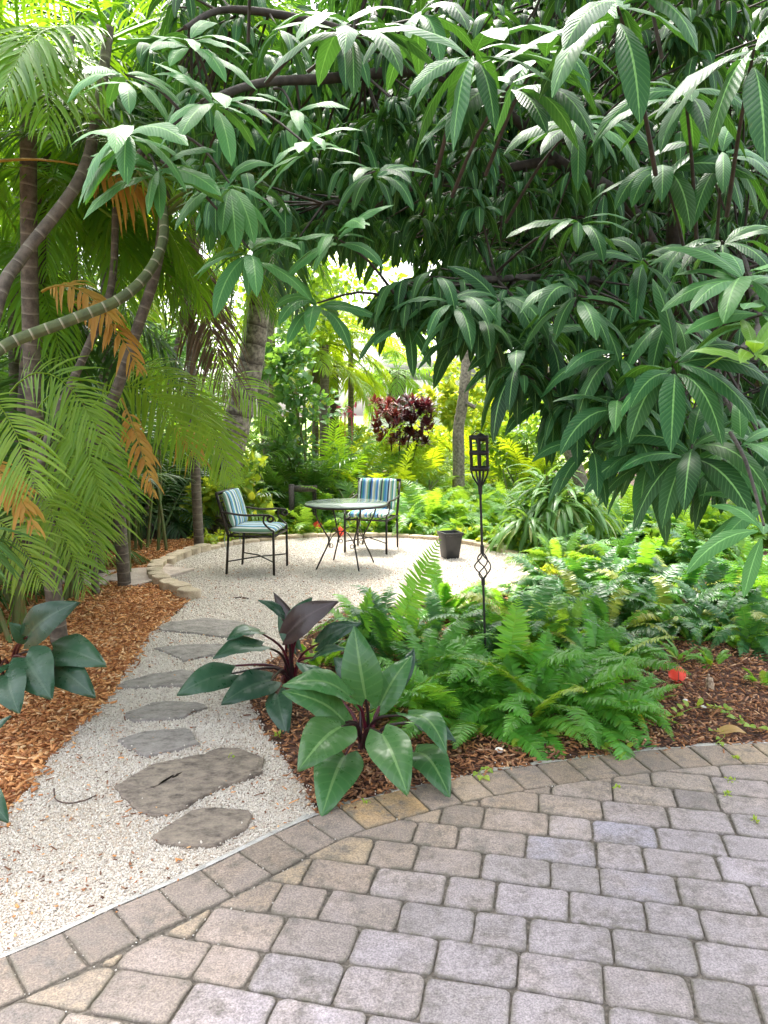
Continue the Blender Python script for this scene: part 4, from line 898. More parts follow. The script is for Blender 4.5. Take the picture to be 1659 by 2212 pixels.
# ---------------------------------------------------------------- strap-leaved clump
b=Vector((1.98,8.75,0)); root=empty('dracaena_clump',b,'large clump of arching green strap leaves right of the torch','shrub')
mb=MB()
for (dx,dy,dz,n,L) in [(0,0,.55,130,.62),(-.35,-.1,.35,80,.55),(.35,.1,.5,80,.6),(0,-.2,.2,80,.5),(-.1,.1,.8,60,.5),(-.5,.2,.15,40,.45)]:
    az=rng.uniform(0,6.28,n); el=rng.uniform(-.1,1.2,n); D=np.stack([np.cos(az)*np.cos(el),np.sin(az)*np.cos(el),np.sin(el)],1); S=np.stack([-np.sin(az),np.cos(az),rng.normal(0,.3,n)],1)
    c=A(b)+A((dx,dy,dz)); ribbons(mb,c+D*.04+rng.normal(0,.05,(n,3)),D,S,L*rng.uniform(.6,1.1,n),rng.uniform(.022,.032,n),rng.uniform(1.4,2.8,n),STRAP,fold=.3,T=np.stack([rng.uniform(0,1,n),np.where(rng.uniform(0,1,n)<.08,.6,0),az*0,np.ones(n)],1))
mb.build('foliage',M['straps'],root,b)
mb=MB()
for dx,dy,h in ((0,0,.8),(-.3,-.1,.45),(.3,.1,.65),(-.1,.1,.9)): tube(mb,[b+Vector((dx*.6,dy*.6,0)),b+Vector((dx,dy,h))],.018,6)
mb.build('stems',M['stem'],root,b)
# ---------------------------------------------------------------- ferns
def fernmesh(mb,base,nf,L,el=(.5,1.4),bend=(1.2,2.4),ll=.06,n=38,tint=(0,1),azr=(0,6.28),yel=0,lw=.0075,sc=1):
    b=A(base)
    for i in range(nf):
        az=U(*azr); l=L*U(.6,1.15); fp=frondpts(b+A((math.cos(az)*.05,math.sin(az)*.05,0)),az,U(*el),l,U(*bend),n=18,side=U(-.5,.5))
        y=yel+(.6 if random.random()<.05 else 0)
        frond(mb,fp,n,ll*U(.85,1.15)*sc,lw*sc,sweep=.08,vup=.05,bend=.35,start=.1,tint=tint,yel=y,prof=FERNP,tip=.12,rach=.0025,jl=.06,basel=.5,roll=U(-.5,.5))
def fernkind(nf,L,ll,n,m,seed,lw=.0075,**k):
    random.seed(seed); root=bpy.data.objects.new('fern',None); COL.objects.link(root)
    mb=MB(); fernmesh(mb,(0,0,0),nf,L,ll=ll,n=n,lw=lw,**k); mb.build('fronds',m,root,(0,0,0)); return root
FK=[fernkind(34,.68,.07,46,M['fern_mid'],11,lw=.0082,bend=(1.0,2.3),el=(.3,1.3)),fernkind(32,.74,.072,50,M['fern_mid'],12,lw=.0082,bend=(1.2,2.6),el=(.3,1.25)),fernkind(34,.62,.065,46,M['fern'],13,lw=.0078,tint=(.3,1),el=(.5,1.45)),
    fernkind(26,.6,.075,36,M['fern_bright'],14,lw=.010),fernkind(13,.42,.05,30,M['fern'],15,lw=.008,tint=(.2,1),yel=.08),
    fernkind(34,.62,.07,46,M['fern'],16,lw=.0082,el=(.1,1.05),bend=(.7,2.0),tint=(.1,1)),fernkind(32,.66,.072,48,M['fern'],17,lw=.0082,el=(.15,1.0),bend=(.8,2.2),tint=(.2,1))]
used=set()
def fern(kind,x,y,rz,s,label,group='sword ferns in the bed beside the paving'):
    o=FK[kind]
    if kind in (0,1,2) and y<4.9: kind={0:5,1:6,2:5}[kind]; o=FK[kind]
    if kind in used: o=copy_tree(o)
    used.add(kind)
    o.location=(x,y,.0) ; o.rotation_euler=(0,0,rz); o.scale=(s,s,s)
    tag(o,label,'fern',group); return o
fl=[(1130,1560,0,1.0,'bright fern spilling over the mulch at the front of the bed, right of the torch'),(1010,1560,1,.95,'fern with arching fronds at the foot of the torch'),(1240,1560,1,.95,'broad fern at the front right, nearest the paving'),
(1340,1550,2,.62,'fern at the front right corner of the bed, beside the orange flag'),(1180,1480,0,1.05,'fern in the middle of the front patch, behind the broadest fern'),(930,1490,1,1.0,'fern arching left behind the nearest philodendron'),
(1075,1390,2,.75,'fern directly behind the torch pole'),(850,1420,0,1.0,'fern with one tall upright frond, right of the dark philodendron'),(1290,1450,2,.9,'fern at the right side of the front patch, above the flag'),(780,1370,4,1.1,'small fern between the philodendrons and the edging stones'),
(950,1400,0,.8,'fern just in front of the edging stones at the circle'),(1130,1400,1,1.0,'fern overlapping the right end of the edging stones'),(690,1440,4,.8,'light green fern sprout between the two philodendrons'),(1220,1390,3,.8,'lime fern behind the front patch'),
(1200,1290,0,.95,'fern at the right edge of the seating circle'),(1280,1300,1,1.0,'fern in front of the strap leaved clump'),(1370,1290,2,1.1,'fern behind the open mulch, right of the strap leaved clump'),(1470,1300,0,1.1,'fern hanging a frond onto the dark mulch'),
(1560,1310,1,1.0,'fern at the back of the dark mulch under the mango leaves'),(1640,1320,2,1.0,'fern at the right edge above the mulch'),(1210,1230,3,.9,'bright fern at the base of the strap leaved clump'),(1330,1230,0,1.1,'blue green arching fern below the mango leaf tips'),(1430,1220,3,1.0,'bright fern under the lowest mango leaves'),(1530,1230,0,1.2,'fern rising behind the mulch at the right'),(1620,1240,3,1.0,'fern partly hidden by the lowest mango leaf at right'),
(1090,1500,1,1.05,'fern between the torch and the broadest front fern'),(1200,1540,2,1.0,'low fern at the middle of the front edge of the bed'),(880,1540,4,1.0,'fern between the nearest philodendron and the torch'),(960,1330,2,.8,'short fern leaning on the edging stones left of the torch'),(1450,1360,1,.9,'dark fern spreading forward over the mulch at centre right'),(1310,1380,0,.9,'fern bridging the front patch and the dark ferns behind'),(1390,1330,1,.9,'low dark fern in the middle of the right fern bank'),(1530,1370,0,.8,'dark fern at the front of the right fern bank'),(1620,1390,1,.8,'dark fern at the front right end of the fern bank'),(1250,1340,1,.9,'fern filling behind the torch patch on its right'),(1340,1430,2,.6,'small green fern behind the orange flag'),(1655,1180,3,1.2,'bright fern far back at the right edge'),
(1500,1390,4,.8,'low fern at the edge of the mulch with a drooping frond'),(1590,1400,4,.7,'small fern on the bare mulch near the right edge'),(1100,1330,4,.9,'small fern against the right arc of edging stones'),(1400,1180,0,1.1,'tall fern behind the dark mulch under the mango'),(1500,1170,3,1.1,'lime fern far back under the mango leaves'),(1300,1170,0,1.1,'fern to the right of the strap leaved clump')]
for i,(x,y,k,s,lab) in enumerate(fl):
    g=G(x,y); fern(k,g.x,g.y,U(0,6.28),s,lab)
GS='small green sprouts on the mulch'
for x,y,lab in [(1470,1430,'green fern sprout beside the orange flag'),(1540,1440,'short fern frond sprouting behind the cut stump'),(1640,1480,'tiny green sprout at the right edge of the mulch')]:
    g=G(x,y); o=fern(4,g.x,g.y,U(0,6),.42,lab,GS)
# upright feature fronds
def upfrond(x0,y0,x1,y1,Y0,Y1,arch,m,lab,ll=.075,n=34,roll=PI/2):
    mb=MB(); b=P(x0,y0,Y0); frond(mb,xfrond(x0,y0,x1,y1,Y0,Y1,arch),n,ll,.0125,sweep=.05,vup=.0,bend=.15,start=.12,prof=FERNP,tip=.1,rach=.003,tint=(.5,1),yel=.08,roll=roll)
    return tag(mb.build('fern_frond',m,origin=tuple(b)),lab,'fern frond','single tall fern fronds')
upfrond(835,1420,950,1165,4.9,4.7,.03,M['fern'],'tall upright fern frond in front of the black planter',.11)
upfrond(780,1400,800,1270,5.0,4.9,.02,M['fern'],'shorter upright fern frond left of the tall one',.08)
upfrond(900,1400,880,1250,5.0,4.9,.02,M['fern'],'short leaning fern frond in front of the circle edging',.08)
upfrond(1090,1500,1120,1290,4.3,4.3,.02,M['fern'],'upright fern frond right of the torch pole',.1)
# background fern bed: one mass
random.seed(21); mb=MB()
for i in range(170):
    a=random.random(); Y=U(10.2,14.5); x=U(-1.6,1.0)+ (Y-10)*.12 if a<.7 else U(1.0,2.6)
    if (Vector((x,Y,0))-CC).length<CR+.35: continue
    fernmesh(mb,(x,Y,0),9,U(.6,.85),el=(.4,1.35),ll=.1,n=24,lw=.014,tint=(0,1),yel=.05 if Y>11.5 else 0)
for i in range(60):
    an=U(-.25,1.9); r=CR+U(.25,.6); x,Y=CC.x+r*math.cos(an),CC.y+r*math.sin(an)
    fernmesh(mb,(x,Y,0),7,U(.3,.5),el=(.2,1.2),ll=.07,n=20,lw=.013,tint=(.3,1))
for i in range(60):
    x,Y=U(2.2,6),U(9,12.5); fernmesh(mb,(x,Y,0),9,U(.6,.8),ll=.1,n=20,lw=.017)
tag(mb.build('fern_bed',M['fern_bright']),'dense bed of pale green ferns filling the ground beyond the seating circle','ferns',None,'stuff')
# low ground cover at the circle's far rim
mb=MB()
for i in range(90):
    an=U(-.3,2.6); r=CR+U(.12,.5); leafcloud(mb,(CC.x+r*math.cos(an),CC.y+r*math.sin(an),.08),(.14,.14,.09),26,.07,.5,tint=(0,1),yel=.03)
tag(mb.build('ground_cover',M['lime']),'low leafy ground cover along the back of the stone edging','ground cover',None,'stuff')
# ---------------------------------------------------------------- philodendrons
PH=A([.0,.62,.92,1,.97,.86,.68,.42,.18,.0])
def bigleaf(mb,base,tip,wr0,curve=.12,fold=.25,roll=0,tint=.5,face=None,yel=0,K=12):
    """broad cordate leaf between two points, face = preferred normal"""
    wr=wr0*1.02; a=A(base);c=A(tip); L=np.linalg.norm(c-a); d=(c-a)/L
    f=A(face if face is not None else (0,-.45,1.)); f=f/np.linalg.norm(f); s=np.cross(d,f); s/=np.linalg.norm(s); n=np.cross(s,d)
    if roll: s,n=s*math.cos(roll)+n*math.sin(roll),n*math.cos(roll)-s*math.sin(roll)
    V=[];UV=[]; C=8; lobe=.13
    for k in range(K+1):
        t=k/K; w=(math.sin(PI*min(1,t**.62)))**.8 if 0<t<1 else 0
        w=max(w,.02)*L*wr
        if k==0: w=L*wr*.42
        for j in range(C+1):
            u=j/C*2-1
            # basal lobes go back behind the stalk joint
            back=-lobe*L*abs(u)**1.2*(1-t)**5 * (1.2 if abs(u)>.2 else .3)
            along=t*L+back
            z=curve*L*math.sin(PI*t)+fold*abs(u)*w -.10*L*t*t*u*u*0
            z+=.02*L*math.sin(k*1.7+j)*abs(u)*.5-.05*L*(abs(u)**2.5)
            V.append(a+d*along+s*u*w+n*z); UV.append((j/C,t))
    Fq=[(k*(C+1)+j,k*(C+1)+j+1,(k+1)*(C+1)+j+1,(k+1)*(C+1)+j) for k in range(K) for j in range(C)]
    mb.add(np.array(V),Fq,np.array(UV),np.tile([tint,yel,0,1],(len(V),1)))
def philodendron(label,base,leaves,mleaf,group='dark leaved philodendrons'):
    b=Vector(base); root=empty('philodendron',b,label,'plant',group); 
    for (x0,y0,Y0,x1,y1,Y1,wr,kind,kw) in leaves:
        lmb=MB(); a=P(x0,y0,Y0);c=P(x1,y1,Y1); bigleaf(lmb,a,c,wr,tint=U(.2,.9),**kw)
        lo=lmb.build('leaf',M[kind] if kind else mleaf,root,b)
        s=MB(); q=b+Vector((U(-.03,.03),U(-.03,.03),.02)); m=(q+a)/2+Vector(((a.x-q.x)*-.18,(a.y-q.y)*-.18,.04))
        tube(s,smoothpts([q,m,a],5),[.011-.0006*i for i in range(11)],7)
        s.build('petiole',M['petiole'] if random.random()<.5 else M['petiole_dark'],root,b)
    return root
up=dict(face=(0,-1,.25))
random.seed(5)
philodendron('nearest philodendron with broad glossy green leaves and red stalks, hanging over the paving edge',G(790,1625),[
 (790,1510,3.45,765,1352,3.5,.27,None,up),(820,1525,3.5,890,1415,3.6,.25,None,dict(face=(-.4,-1,.5))),(755,1505,3.35,612,1478,3.2,.27,None,dict(curve=.16)),
 (745,1560,3.3,612,1492,3.15,.26,None,dict(face=(.1,-.7,1))),(738,1570,3.15,645,1662,2.85,.30,None,dict(face=(-.2,-1,.6),yel=.3)),(745,1632,3.2,695,1762,2.85,.27,None,dict(face=(0,-.8,.8))),
 (825,1585,3.15,880,1715,2.85,.27,None,dict(face=(.1,-1,.6),yel=.2)),(880,1545,3.3,965,1625,3.05,.27,None,dict(face=(.5,-.7,.7),curve=.2)),(895,1625,3.3,972,1722,3.0,.27,None,dict(face=(.2,-.8,.8),curve=.2)),
 (900,1560,3.5,985,1600,3.4,.25,'philo_dark',dict()),(720,1500,3.6,640,1430,3.7,.22,'philo_dark',dict()),(785,1480,3.65,720,1420,3.8,.24,'philo_dark',up),(860,1480,3.7,895,1400,3.8,.2,'philo_dark',up)],M['philo'])
philodendron('darker philodendron with blackish upright leaves on the right side of the path',G(625,1480),[
 (640,1360,4.3,590,1278,4.4,.14,'philo_new',up),(625,1345,4.3,675,1290,4.35,.22,None,dict(face=(0,-1,.2))),(620,1370,4.2,728,1298,4.1,.24,'philo_new',dict(face=(-.3,-1,.7))),(655,1350,4.35,715,1300,4.3,.24,None,dict(face=(-.3,-1,.6))),
 (612,1330,4.3,558,1295,4.3,.22,None,dict()),(560,1365,4.2,490,1380,4.0,.25,None,dict()),(565,1395,4.1,460,1420,3.9,.26,None,dict()),(500,1455,4.0,382,1500,3.8,.27,None,dict(face=(0,-.9,.8))),(585,1470,4.0,478,1520,3.75,.27,None,dict(face=(0,-.9,.8))),
 (690,1390,4.3,780,1345,4.2,.22,None,dict(face=(0,-.8,.8))),(600,1500,3.9,620,1590,3.65,.24,None,dict(face=(0,-1,.5))),(480,1440,4.1,420,1462,4.0,.22,None,dict()),(640,1400,4.4,600,1330,4.5,.2,None,up),(680,1420,4.2,745,1400,4.1,.22,None,dict())],M['philo_dark'])
philodendron('philodendron with four big dark leaves at the left, in the orange mulch',G(20,1480),[
 (60,1375,3.9,168,1300,3.8,.25,None,dict(face=(.3,-1,.7))),(115,1405,3.9,228,1436,3.7,.25,None,dict(face=(0,-.8,.9))),(55,1420,3.75,110,1508,3.5,.32,None,dict(face=(.2,-1,.7))),(118,1440,3.8,205,1505,3.6,.24,None,dict(face=(0,-.8,.9))),
 (62,1380,4.0,20,1345,3.9,.3,None,dict(face=(0,-1,.6))),(20,1460,3.6,40,1540,3.4,.32,None,dict(face=(0,-.9,.8))),(-40,1400,3.8,-80,1340,3.9,.3,None,up),(0,1440,3.7,-60,1500,3.5,.3,None,dict())],M['philo_dark'])
philodendron('philodendron leaf tips entering at the left edge beside the gravel',G(-130,1740),[(-70,1640,2.8,22,1545,2.9,.2,None,dict()),(-60,1700,2.6,18,1775,2.5,.25,None,dict()),(-100,1650,2.8,-180,1600,2.8,.25,None,dict())],M['philo_dark'])
# creeping vine with heart leaves
def vine(label,pts,n,L):
    pp=smoothpts([G(*p)+Vector((0,0,.03)) for p in pts],6); mb=MB(); b=pp[0]
    tube(mb,pp,.002,5)
    for i in range(n):
        q=pp[int(i/n*len(pp))]; az=U(0,6.28); e=U(.1,.9); d=Vector((math.cos(az)*math.cos(e),math.sin(az)*math.cos(e),math.sin(e)))
        a=q+d*.02; tp=a+d*L*U(.6,1.1)+Vector((0,-.01,-.01)); bigleaf(mb,a,tp,.36,K=6,tint=U(0,1),face=(0,-.5,1))
    return tag(mb.build('vine',M['lime'],origin=(b.x,b.y,0)),label,'vine','creeping vines on the mulch')
vine('heart leaved vine creeping from the ferns across the right mulch',[(1440,1570),(1500,1540),(1560,1545),(1600,1570),(1645,1590)],22,.05)
vine('heart leaved vine along the mulch just above the paving border',[(1100,1625),(1190,1600),(1260,1610),(1330,1640),(1350,1630)],18,.055)
vine('small leafy sprig on the mulch left of the ferns',[(985,1590),(1010,1580),(1035,1600)],9,.06)
vine('small vine sprig next to the second border paver',[(1040,1690),(1035,1680),(1050,1672)],6,.035)
vine('tiny vine on the mulch below the ferns at right',[(1540,1590),(1565,1600),(1545,1620)],6,.03)
for x,y,lab in [(600,1590,'tuft of green moss weed at the gravel edge beside the philodendron'),(787,1740,'small green weed against the kerb under the philodendron leaves'),(1578,1690,'green weed growing between two pavers at the right'),(1570,1720,'lower weed clump in the paver joint at right'),(1632,1781,'weed in the paver joint near the right edge'),(500,1665-25,'green leaf bit beside the biggest stepping stone'),(1330,1707,'tiny weed where the border course meets the field pavers'),(1590,1640,'tiny weed at the top right paver border')]:
    g=G(x,y,.02); mb=MB(); leafcloud(mb,g+Vector((0,0,.008)),(.022,.022,.012),26,.018,.5,tint=(0,1)); tag(mb.build('weed',M['lime'],origin=tuple(g)),lab,'weed','small weeds in joints and gravel')
# ---------------------------------------------------------------- small ground things
def pebble(x,y,r,label):
    g=G(x,y,.02); bm=bmesh.new(); bmesh.ops.create_icosphere(bm,subdivisions=2,radius=1)
    for v in bm.verts: v.co=Vector((v.co.x*r*1.2,v.co.y*r,v.co.z*r*.75))*U(.93,1.07)
    me=bpy.data.meshes.new('pebble'); bm.to_mesh(me); bm.free(); me.materials.append(M['white'])
    for p in me.polygons:p.use_smooth=True
    o=bpy.data.objects.new('pebble',me); COL.objects.link(o); o.location=g+Vector((0,0,r*.5)); tag(o,label,'pebble','white pebbles on the mulch')
M['white']=simple('white_pebble',(.8,.78,.74),.5,nscale=60,c2=(.7,.66,.6))
pebble(1078,1638-14,.018,'white oval pebble on the mulch, nearest the paving'); pebble(1148,1618,.02,'larger white pebble on the mulch below the ferns'); pebble(1480,1515,.012,'small white pebble under the orange flag'); pebble(1520,1530,.014,'white pebble on the mulch left of the stump')
# curled twig
pp=smoothpts([G(*q,.02) for q in [(117,1712),(122,1728),(150,1735),(185,1728),(207,1718)]],5); pp[0].z+=.02
mb=MB(); tube(mb,pp,[.003]*len(pp),6); tag(mb.build('twig',M['bark'],origin=tuple(pp[0])),'thin dark curled twig lying on the gravel at left','twig')
for pts,lab in [([(595,1365),(625,1345),(660,1340)],None),([(505,1292),(520,1290),(537,1293)],'short dark twig on the gravel inside the circle')]:
    if lab:
        pp=[G(*q,.02) for q in pts]; mb=MB(); tube(mb,pp,.008,5); tag(mb.build('twig',M['bark'],origin=tuple(pp[0])),lab,'twig')
# brown curled leaves on right mulch
def dryleaf(x,y,L,label,m):
    g=G(x,y,.03); mb=MB(); bigleaf(mb,g,g+Vector((L,-.02,.01)),.22,curve=.2,fold=.5,K=6); tag(mb.build('fallen_leaf',m,origin=tuple(g)),label,'leaf','fallen leaves')
M['dry']=leafmat('dry_leaf',(.4,.26,.1),(.5,.32,.12),rough=.6,transl=.2)
M['yel']=leafmat('yellow_leaf',(.75,.5,.03),(.8,.55,.05),rough=.5,transl=.3)
dryleaf(1555,1583,.12,'curled tan fallen leaf on the right mulch',M['dry']); 
g=P(1382,1545,3.75); mb=MB(); bigleaf(mb,g,g+Vector((.01,-.03,-.07)),.2,K=6,face=(0,-1,.3)); tag(mb.build('fallen_leaf',M['yel'],origin=tuple(g)),'yellow leaf caught in the front right fern','leaf','fallen leaves')
# stump
g=G(1532,1492); mb=MB(); r=[]
tube(mb,[g,g+Vector((.003,0,.03)),g+Vector((-.003,0,.075))],[.03,.022,.02],10); tube(mb,[g+Vector((-.01,0,.07)),g+Vector((-.008,0,.1))],[.009,.005],6)
tag(mb.build('stump',M['stump'],origin=tuple(g),smooth=False),'small pale cut stump sticking out of the mulch','stump')
# marking flags
def flagobj(x,y,z,w,h,label,rz=0):
    root=empty('marker_flag',(x,y,0),label,'flag','orange marker flags')
    mb=MB(); tube(mb,[(x,y,0),(x,y,z+h)],.0016,5); mb.build('wire',M['wire'],root,(x,y,0))
    V=[];n=8;k=6
    for i in range(n+1):
        for j in range(k+1):
            u=i/n;v=j/k; hw=h*(1-abs(u-.5)*1.5) if True else h
            V.append((x-w/2*math.cos(rz)+u*w*math.cos(rz),y+.012*math.sin(u*7+v*2)+u*w*math.sin(rz),z+h/2+(v-.5)*hw-.1*w*u))
    mb=MB(); mb.add(np.array(V),[(i*(k+1)+j,(i+1)*(k+1)+j,(i+1)*(k+1)+j+1,i*(k+1)+j+1) for i in range(n) for j in range(k)])
    f=mb.build('flag',M['flag'],root,(x,y,0)); f.modifiers.new('s','SOLIDIFY').thickness=.0008
g=G(1465,1480); flagobj(g.x,g.y,.005,.12,.125,'orange marker flag crumpled low on the right mulch',.2)
a=P(735,1150,9.9); flagobj(a.x,9.9,a.z-.06,.1,.15,'orange marker flag seen below the centre of the glass table')
a=P(686,1133,10.2); flagobj(a.x,10.2,a.z-.06,.12,.12,'orange marker flag in the greenery left of the table legs')
# ---------------------------------------------------------------- torch
g=G(1050,1455); T0=g; lean=Vector((P(1036,1010,4.62)-g)); zt=lean.z
torch=empty('garden_torch',T0,'black iron garden torch with open cage lantern standing in the ferns','torch')
def tp(z): return T0+Vector((lean.x*z/zt,lean.y*z/zt,z))
zb=P(1040,1250,4.62).z; zu=P(1040,1195,4.62).z
mb=MB(); tube(mb,[tp(-.02),tp(zb-.02)],.0075,10); mb.build('lower_pole',M['iron'],torch,T0)
mb=MB(); tube(mb,[tp(zu+.02),tp(zt)],.0075,10); mb.build('upper_pole',M['iron'],torch,T0)
mb=MB()
tube(mb,[tp(zb-.04),tp(zb)],.012,10); tube(mb,[tp(zu),tp(zu+.05)],.012,10); mb.build('collar',M['iron'],torch,T0)
mb=MB()
for k in range(4):
    pp=[]
    for i in range(13):
        t=i/12; a=k*PI/2+t*PI*1.0; r=.043*math.sin(PI*t)**.9+.006; c=tp(zb+(zu-zb)*t); pp.append(c+Vector((math.cos(a)*r,math.sin(a)*r,0)))
    tube(mb,pp,.0045,7)
mb.build('twisted_basket',M['iron'],torch,T0)
za=P(1036,945,4.62).z; zc=P(1036,1012,4.62).z; zm=P(1036,978,4.62).z; zj=P(1036,1050,4.62).z
def ring(mb,z,r,h,th=.004,n=24):
    c=tp(z); rs_=[(r,-h/2),(r,h/2),(r-th,h/2),(r-th,-h/2)]; V=[(c.x+math.cos(2*PI*i/n)*q,c.y+math.sin(2*PI*i/n)*q,c.z+w) for i in range(n) for q,w in rs_]
    mb.add(np.array(V),[(i*4+j,i*4+(j+1)%4,((i+1)%n)*4+(j+1)%4,((i+1)%n)*4+j) for i in range(n) for j in range(4)])
RR=.056
mb=MB(); 
for z,h in ((za,.026),(zm,.024),(zc,.026)):
    mb=MB(); ring(mb,z,RR+.004,h); mb.build('cage_ring',M['iron'],torch,T0,False)
mb=MB()
for k in range(6):
    a=k*PI/3+.3; v=Vector((math.cos(a)*RR,math.sin(a)*RR,0)); tube(mb,[tp(zc)+v,tp(za)+v],.0068,6)
mb.build('cage_bars',M['iron'],torch,T0)
mb=MB()
for k in range(4):
    a=k*PI/2+.3; v=Vector((math.cos(a)*RR,math.sin(a)*RR,0)); tube(mb,smoothpts([tp(zc)+v,tp(zc-(zc-zj)*.45)+v*.8,tp(zj)+v*.15],4),.006,6)
tube(mb,[tp(zj-.05),tp(zj+.005)],[.012,.014],10); mb.build('cradle',M['iron'],torch,T0)
mb=MB(); c=tp(za); tube(mb,[c+Vector((.012,0,-.022)),c+Vector((.012,0,.0)),c+Vector((.012,0,.012)),c+Vector((.012,0,.026))],[.03,.034,.03,.008],14)
mb.build('snuffer_cap',M['iron'],torch,T0)
mb=MB(); tube(mb,smoothpts([c+Vector((-.05,0,.005)),c+Vector((-.012,0,.038)),c+Vector((.03,0,.012))],4),.0022,5); tube(mb,smoothpts([c+Vector((-.02,0,-.01)),c+Vector((0,0,-.045)),c+Vector((.03,0,-.03))],4),.0022,5)
mb.build('wire_hook',M['iron'],torch,T0)
# ---------------------------------------------------------------- black planter
g=G(972,1207); mb=MB()
def sq(w,z,rz=.35): return [(g.x+w*math.cos(rz+PI/4+k*PI/2)*1.414/1,g.y+w*math.sin(rz+PI/4+k*PI/2)*1.414,z) for k in range(4)]
H=.305; L=[sq(.075,0),sq(.102,H-.035),sq(.11,H-.033),sq(.114,H),sq(.099,H),sq(.09,H-.05),sq(.07,.1)]
for k in range(6): mb.poly(L[k]+L[k+1],[[i,(i+1)%4,4+(i+1)%4,4+i] for i in range(4)])
mb.poly(L[6],[[0,1,2,3]]); mb.poly(L[0],[[3,2,1,0]])
po=tag(mb.build('planter',M['pot'],origin=tuple(g),smooth=False),'empty black square tapered planter standing on the gravel','planter')
bv=po.modifiers.new('b','BEVEL'); bv.width=.004; bv.segments=2
# ---------------------------------------------------------------- table
tc=G(733,1225); tc=Vector((-.41,7.95,0)); TH=.70; TR=P(837,1086,7.9).x-P(747,1086,7.9).x
table=empty('glass_table',tc,'round glass topped iron table in the middle of the gravel circle','table')
tz=P(747,1088,7.9).z; tc2=P(747,1088,7.9); TX=tc2.x
off=Vector((TX,7.95,0))
M['glass'],N,L,b_=mat('table_glass'); b_.inputs['Base Color'].default_value=(.45,.52,.46,1); b_.inputs['Roughness'].default_value=.06; b_.inputs['IOR'].default_value=1.6; b_.inputs['Specular IOR Level'].default_value=1.0  # pale green base colour paints in the bright reflection on the glass
tr_=N.new('ShaderNodeBsdfTransparent'); tr_.inputs[0].default_value=(.85,.93,.88,1); mx=N.new('ShaderNodeMixShader'); mx.inputs[0].default_value=.7
L.new(tr_.outputs[0],mx.inputs[1]); L.new(b_.outputs[0],mx.inputs[2]); L.new(mx.outputs[0],N['Material Output'].inputs[0])
def disc(mb,c,r0,z0,z1,n=64):
    V=[(c.x+r0*math.cos(2*PI*i/n),c.y+r0*math.sin(2*PI*i/n),z) for z in (z0,z1) for i in range(n)]
    mb.poly(V,[[i,(i+1)%n,n+(i+1)%n,n+i] for i in range(n)]+[list(range(n,2*n)),list(range(n))[::-1]])
mb=MB(); disc(mb,off,TR-.004,tz-.004,tz+.004); mb.build('glass_top',M['glass'],table,tc,False)
mb=MB(); n=64
for (ra,rb,z0,z1) in ((TR+.003,TR-.022,tz-.022,tz-.0055),):
    q=[(ra,z0),(ra,z1),(rb,z1),(rb,z0)]; V=[(off.x+math.cos(2*PI*i/n)*r,off.y+math.sin(2*PI*i/n)*r,z) for i in range(n) for r,z in q]
    mb.add(np.array(V),[(i*4+j,((i+1)%n)*4+j,((i+1)%n)*4+(j+1)%4,i*4+(j+1)%4) for i in range(n) for j in range(4)])
q=[(TR+.003,tz-.0035),(TR+.003,tz+.003),(TR-.006,tz+.0065),(TR-.006,tz+.0045)]
mb.build('rim',M['bronze'],table,tc,False)
feet=[G(682,1233),G(776,1238),G(720,1213),G(809,1218)]
fc=sum(feet,Vector())/4
for f in feet:
    v=(f-fc); v.z=0; v.normalize(); 
    o2=Vector((off.x,off.y,0)); fo=(f-Vector((off.x,off.y,0))).length
    R0=Vector(v)
    pts=[o2+R0*(TR*.82)+Vector((0,0,tz-.02)),o2+R0*(TR*.80)+Vector((0,0,tz*.82)),o2+R0*(TR*.6)+Vector((0,0,tz*.60)),o2+R0*(TR*.48)+Vector((0,0,tz*.44)),Vector((f.x,f.y,.2*tz))*.5+(o2+R0*TR*.5+Vector((0,0,.2*tz)))*.5,Vector((f.x,f.y,0))]
    mb=MB(); tube(mb,smoothpts(pts,6),.0085,8); mb.build('leg',M['bronze'],table,tc)
vs=[]
for f in feet:
    v=(f-fc); v.z=0; vs.append(v.normalized())
vs.sort(key=lambda v:math.atan2(v.y,v.x)); mb=MB(); o2=Vector((off.x,off.y,0))
for i in range(4):
    a=o2+vs[i]*TR*.48+Vector((0,0,tz*.40)); c=o2+vs[(i+1)%4]*TR*.48+Vector((0,0,tz*.40)); m=(a+c)/2+Vector((0,0,.13))
    tube(mb,smoothpts([a+(c-a)*.0+Vector((0,0,-.0)),a+(c-a)*.12+Vector((0,0,.07)),m-(c-a)*.15,m+(c-a)*.15,c-(c-a)*.12+Vector((0,0,.07)),c],5),.005,6)
    # little scroll
    e=(c-a).normalized(); sc=[a+e*(.025+.02*math.cos(t))+Vector((0,0,-.02+.022*math.sin(t))) for t in np.linspace(PI*.6,PI*2.6,10)]
    tube(mb,sc,.004,6); sc=[c-e*(.025+.02*math.cos(t))+Vector((0,0,-.02+.022*math.sin(t))) for t in np.linspace(PI*.6,PI*2.6,10)]; tube(mb,sc,.004,6)
mb.build('stretcher_arches',M['bronze'],table,tc)
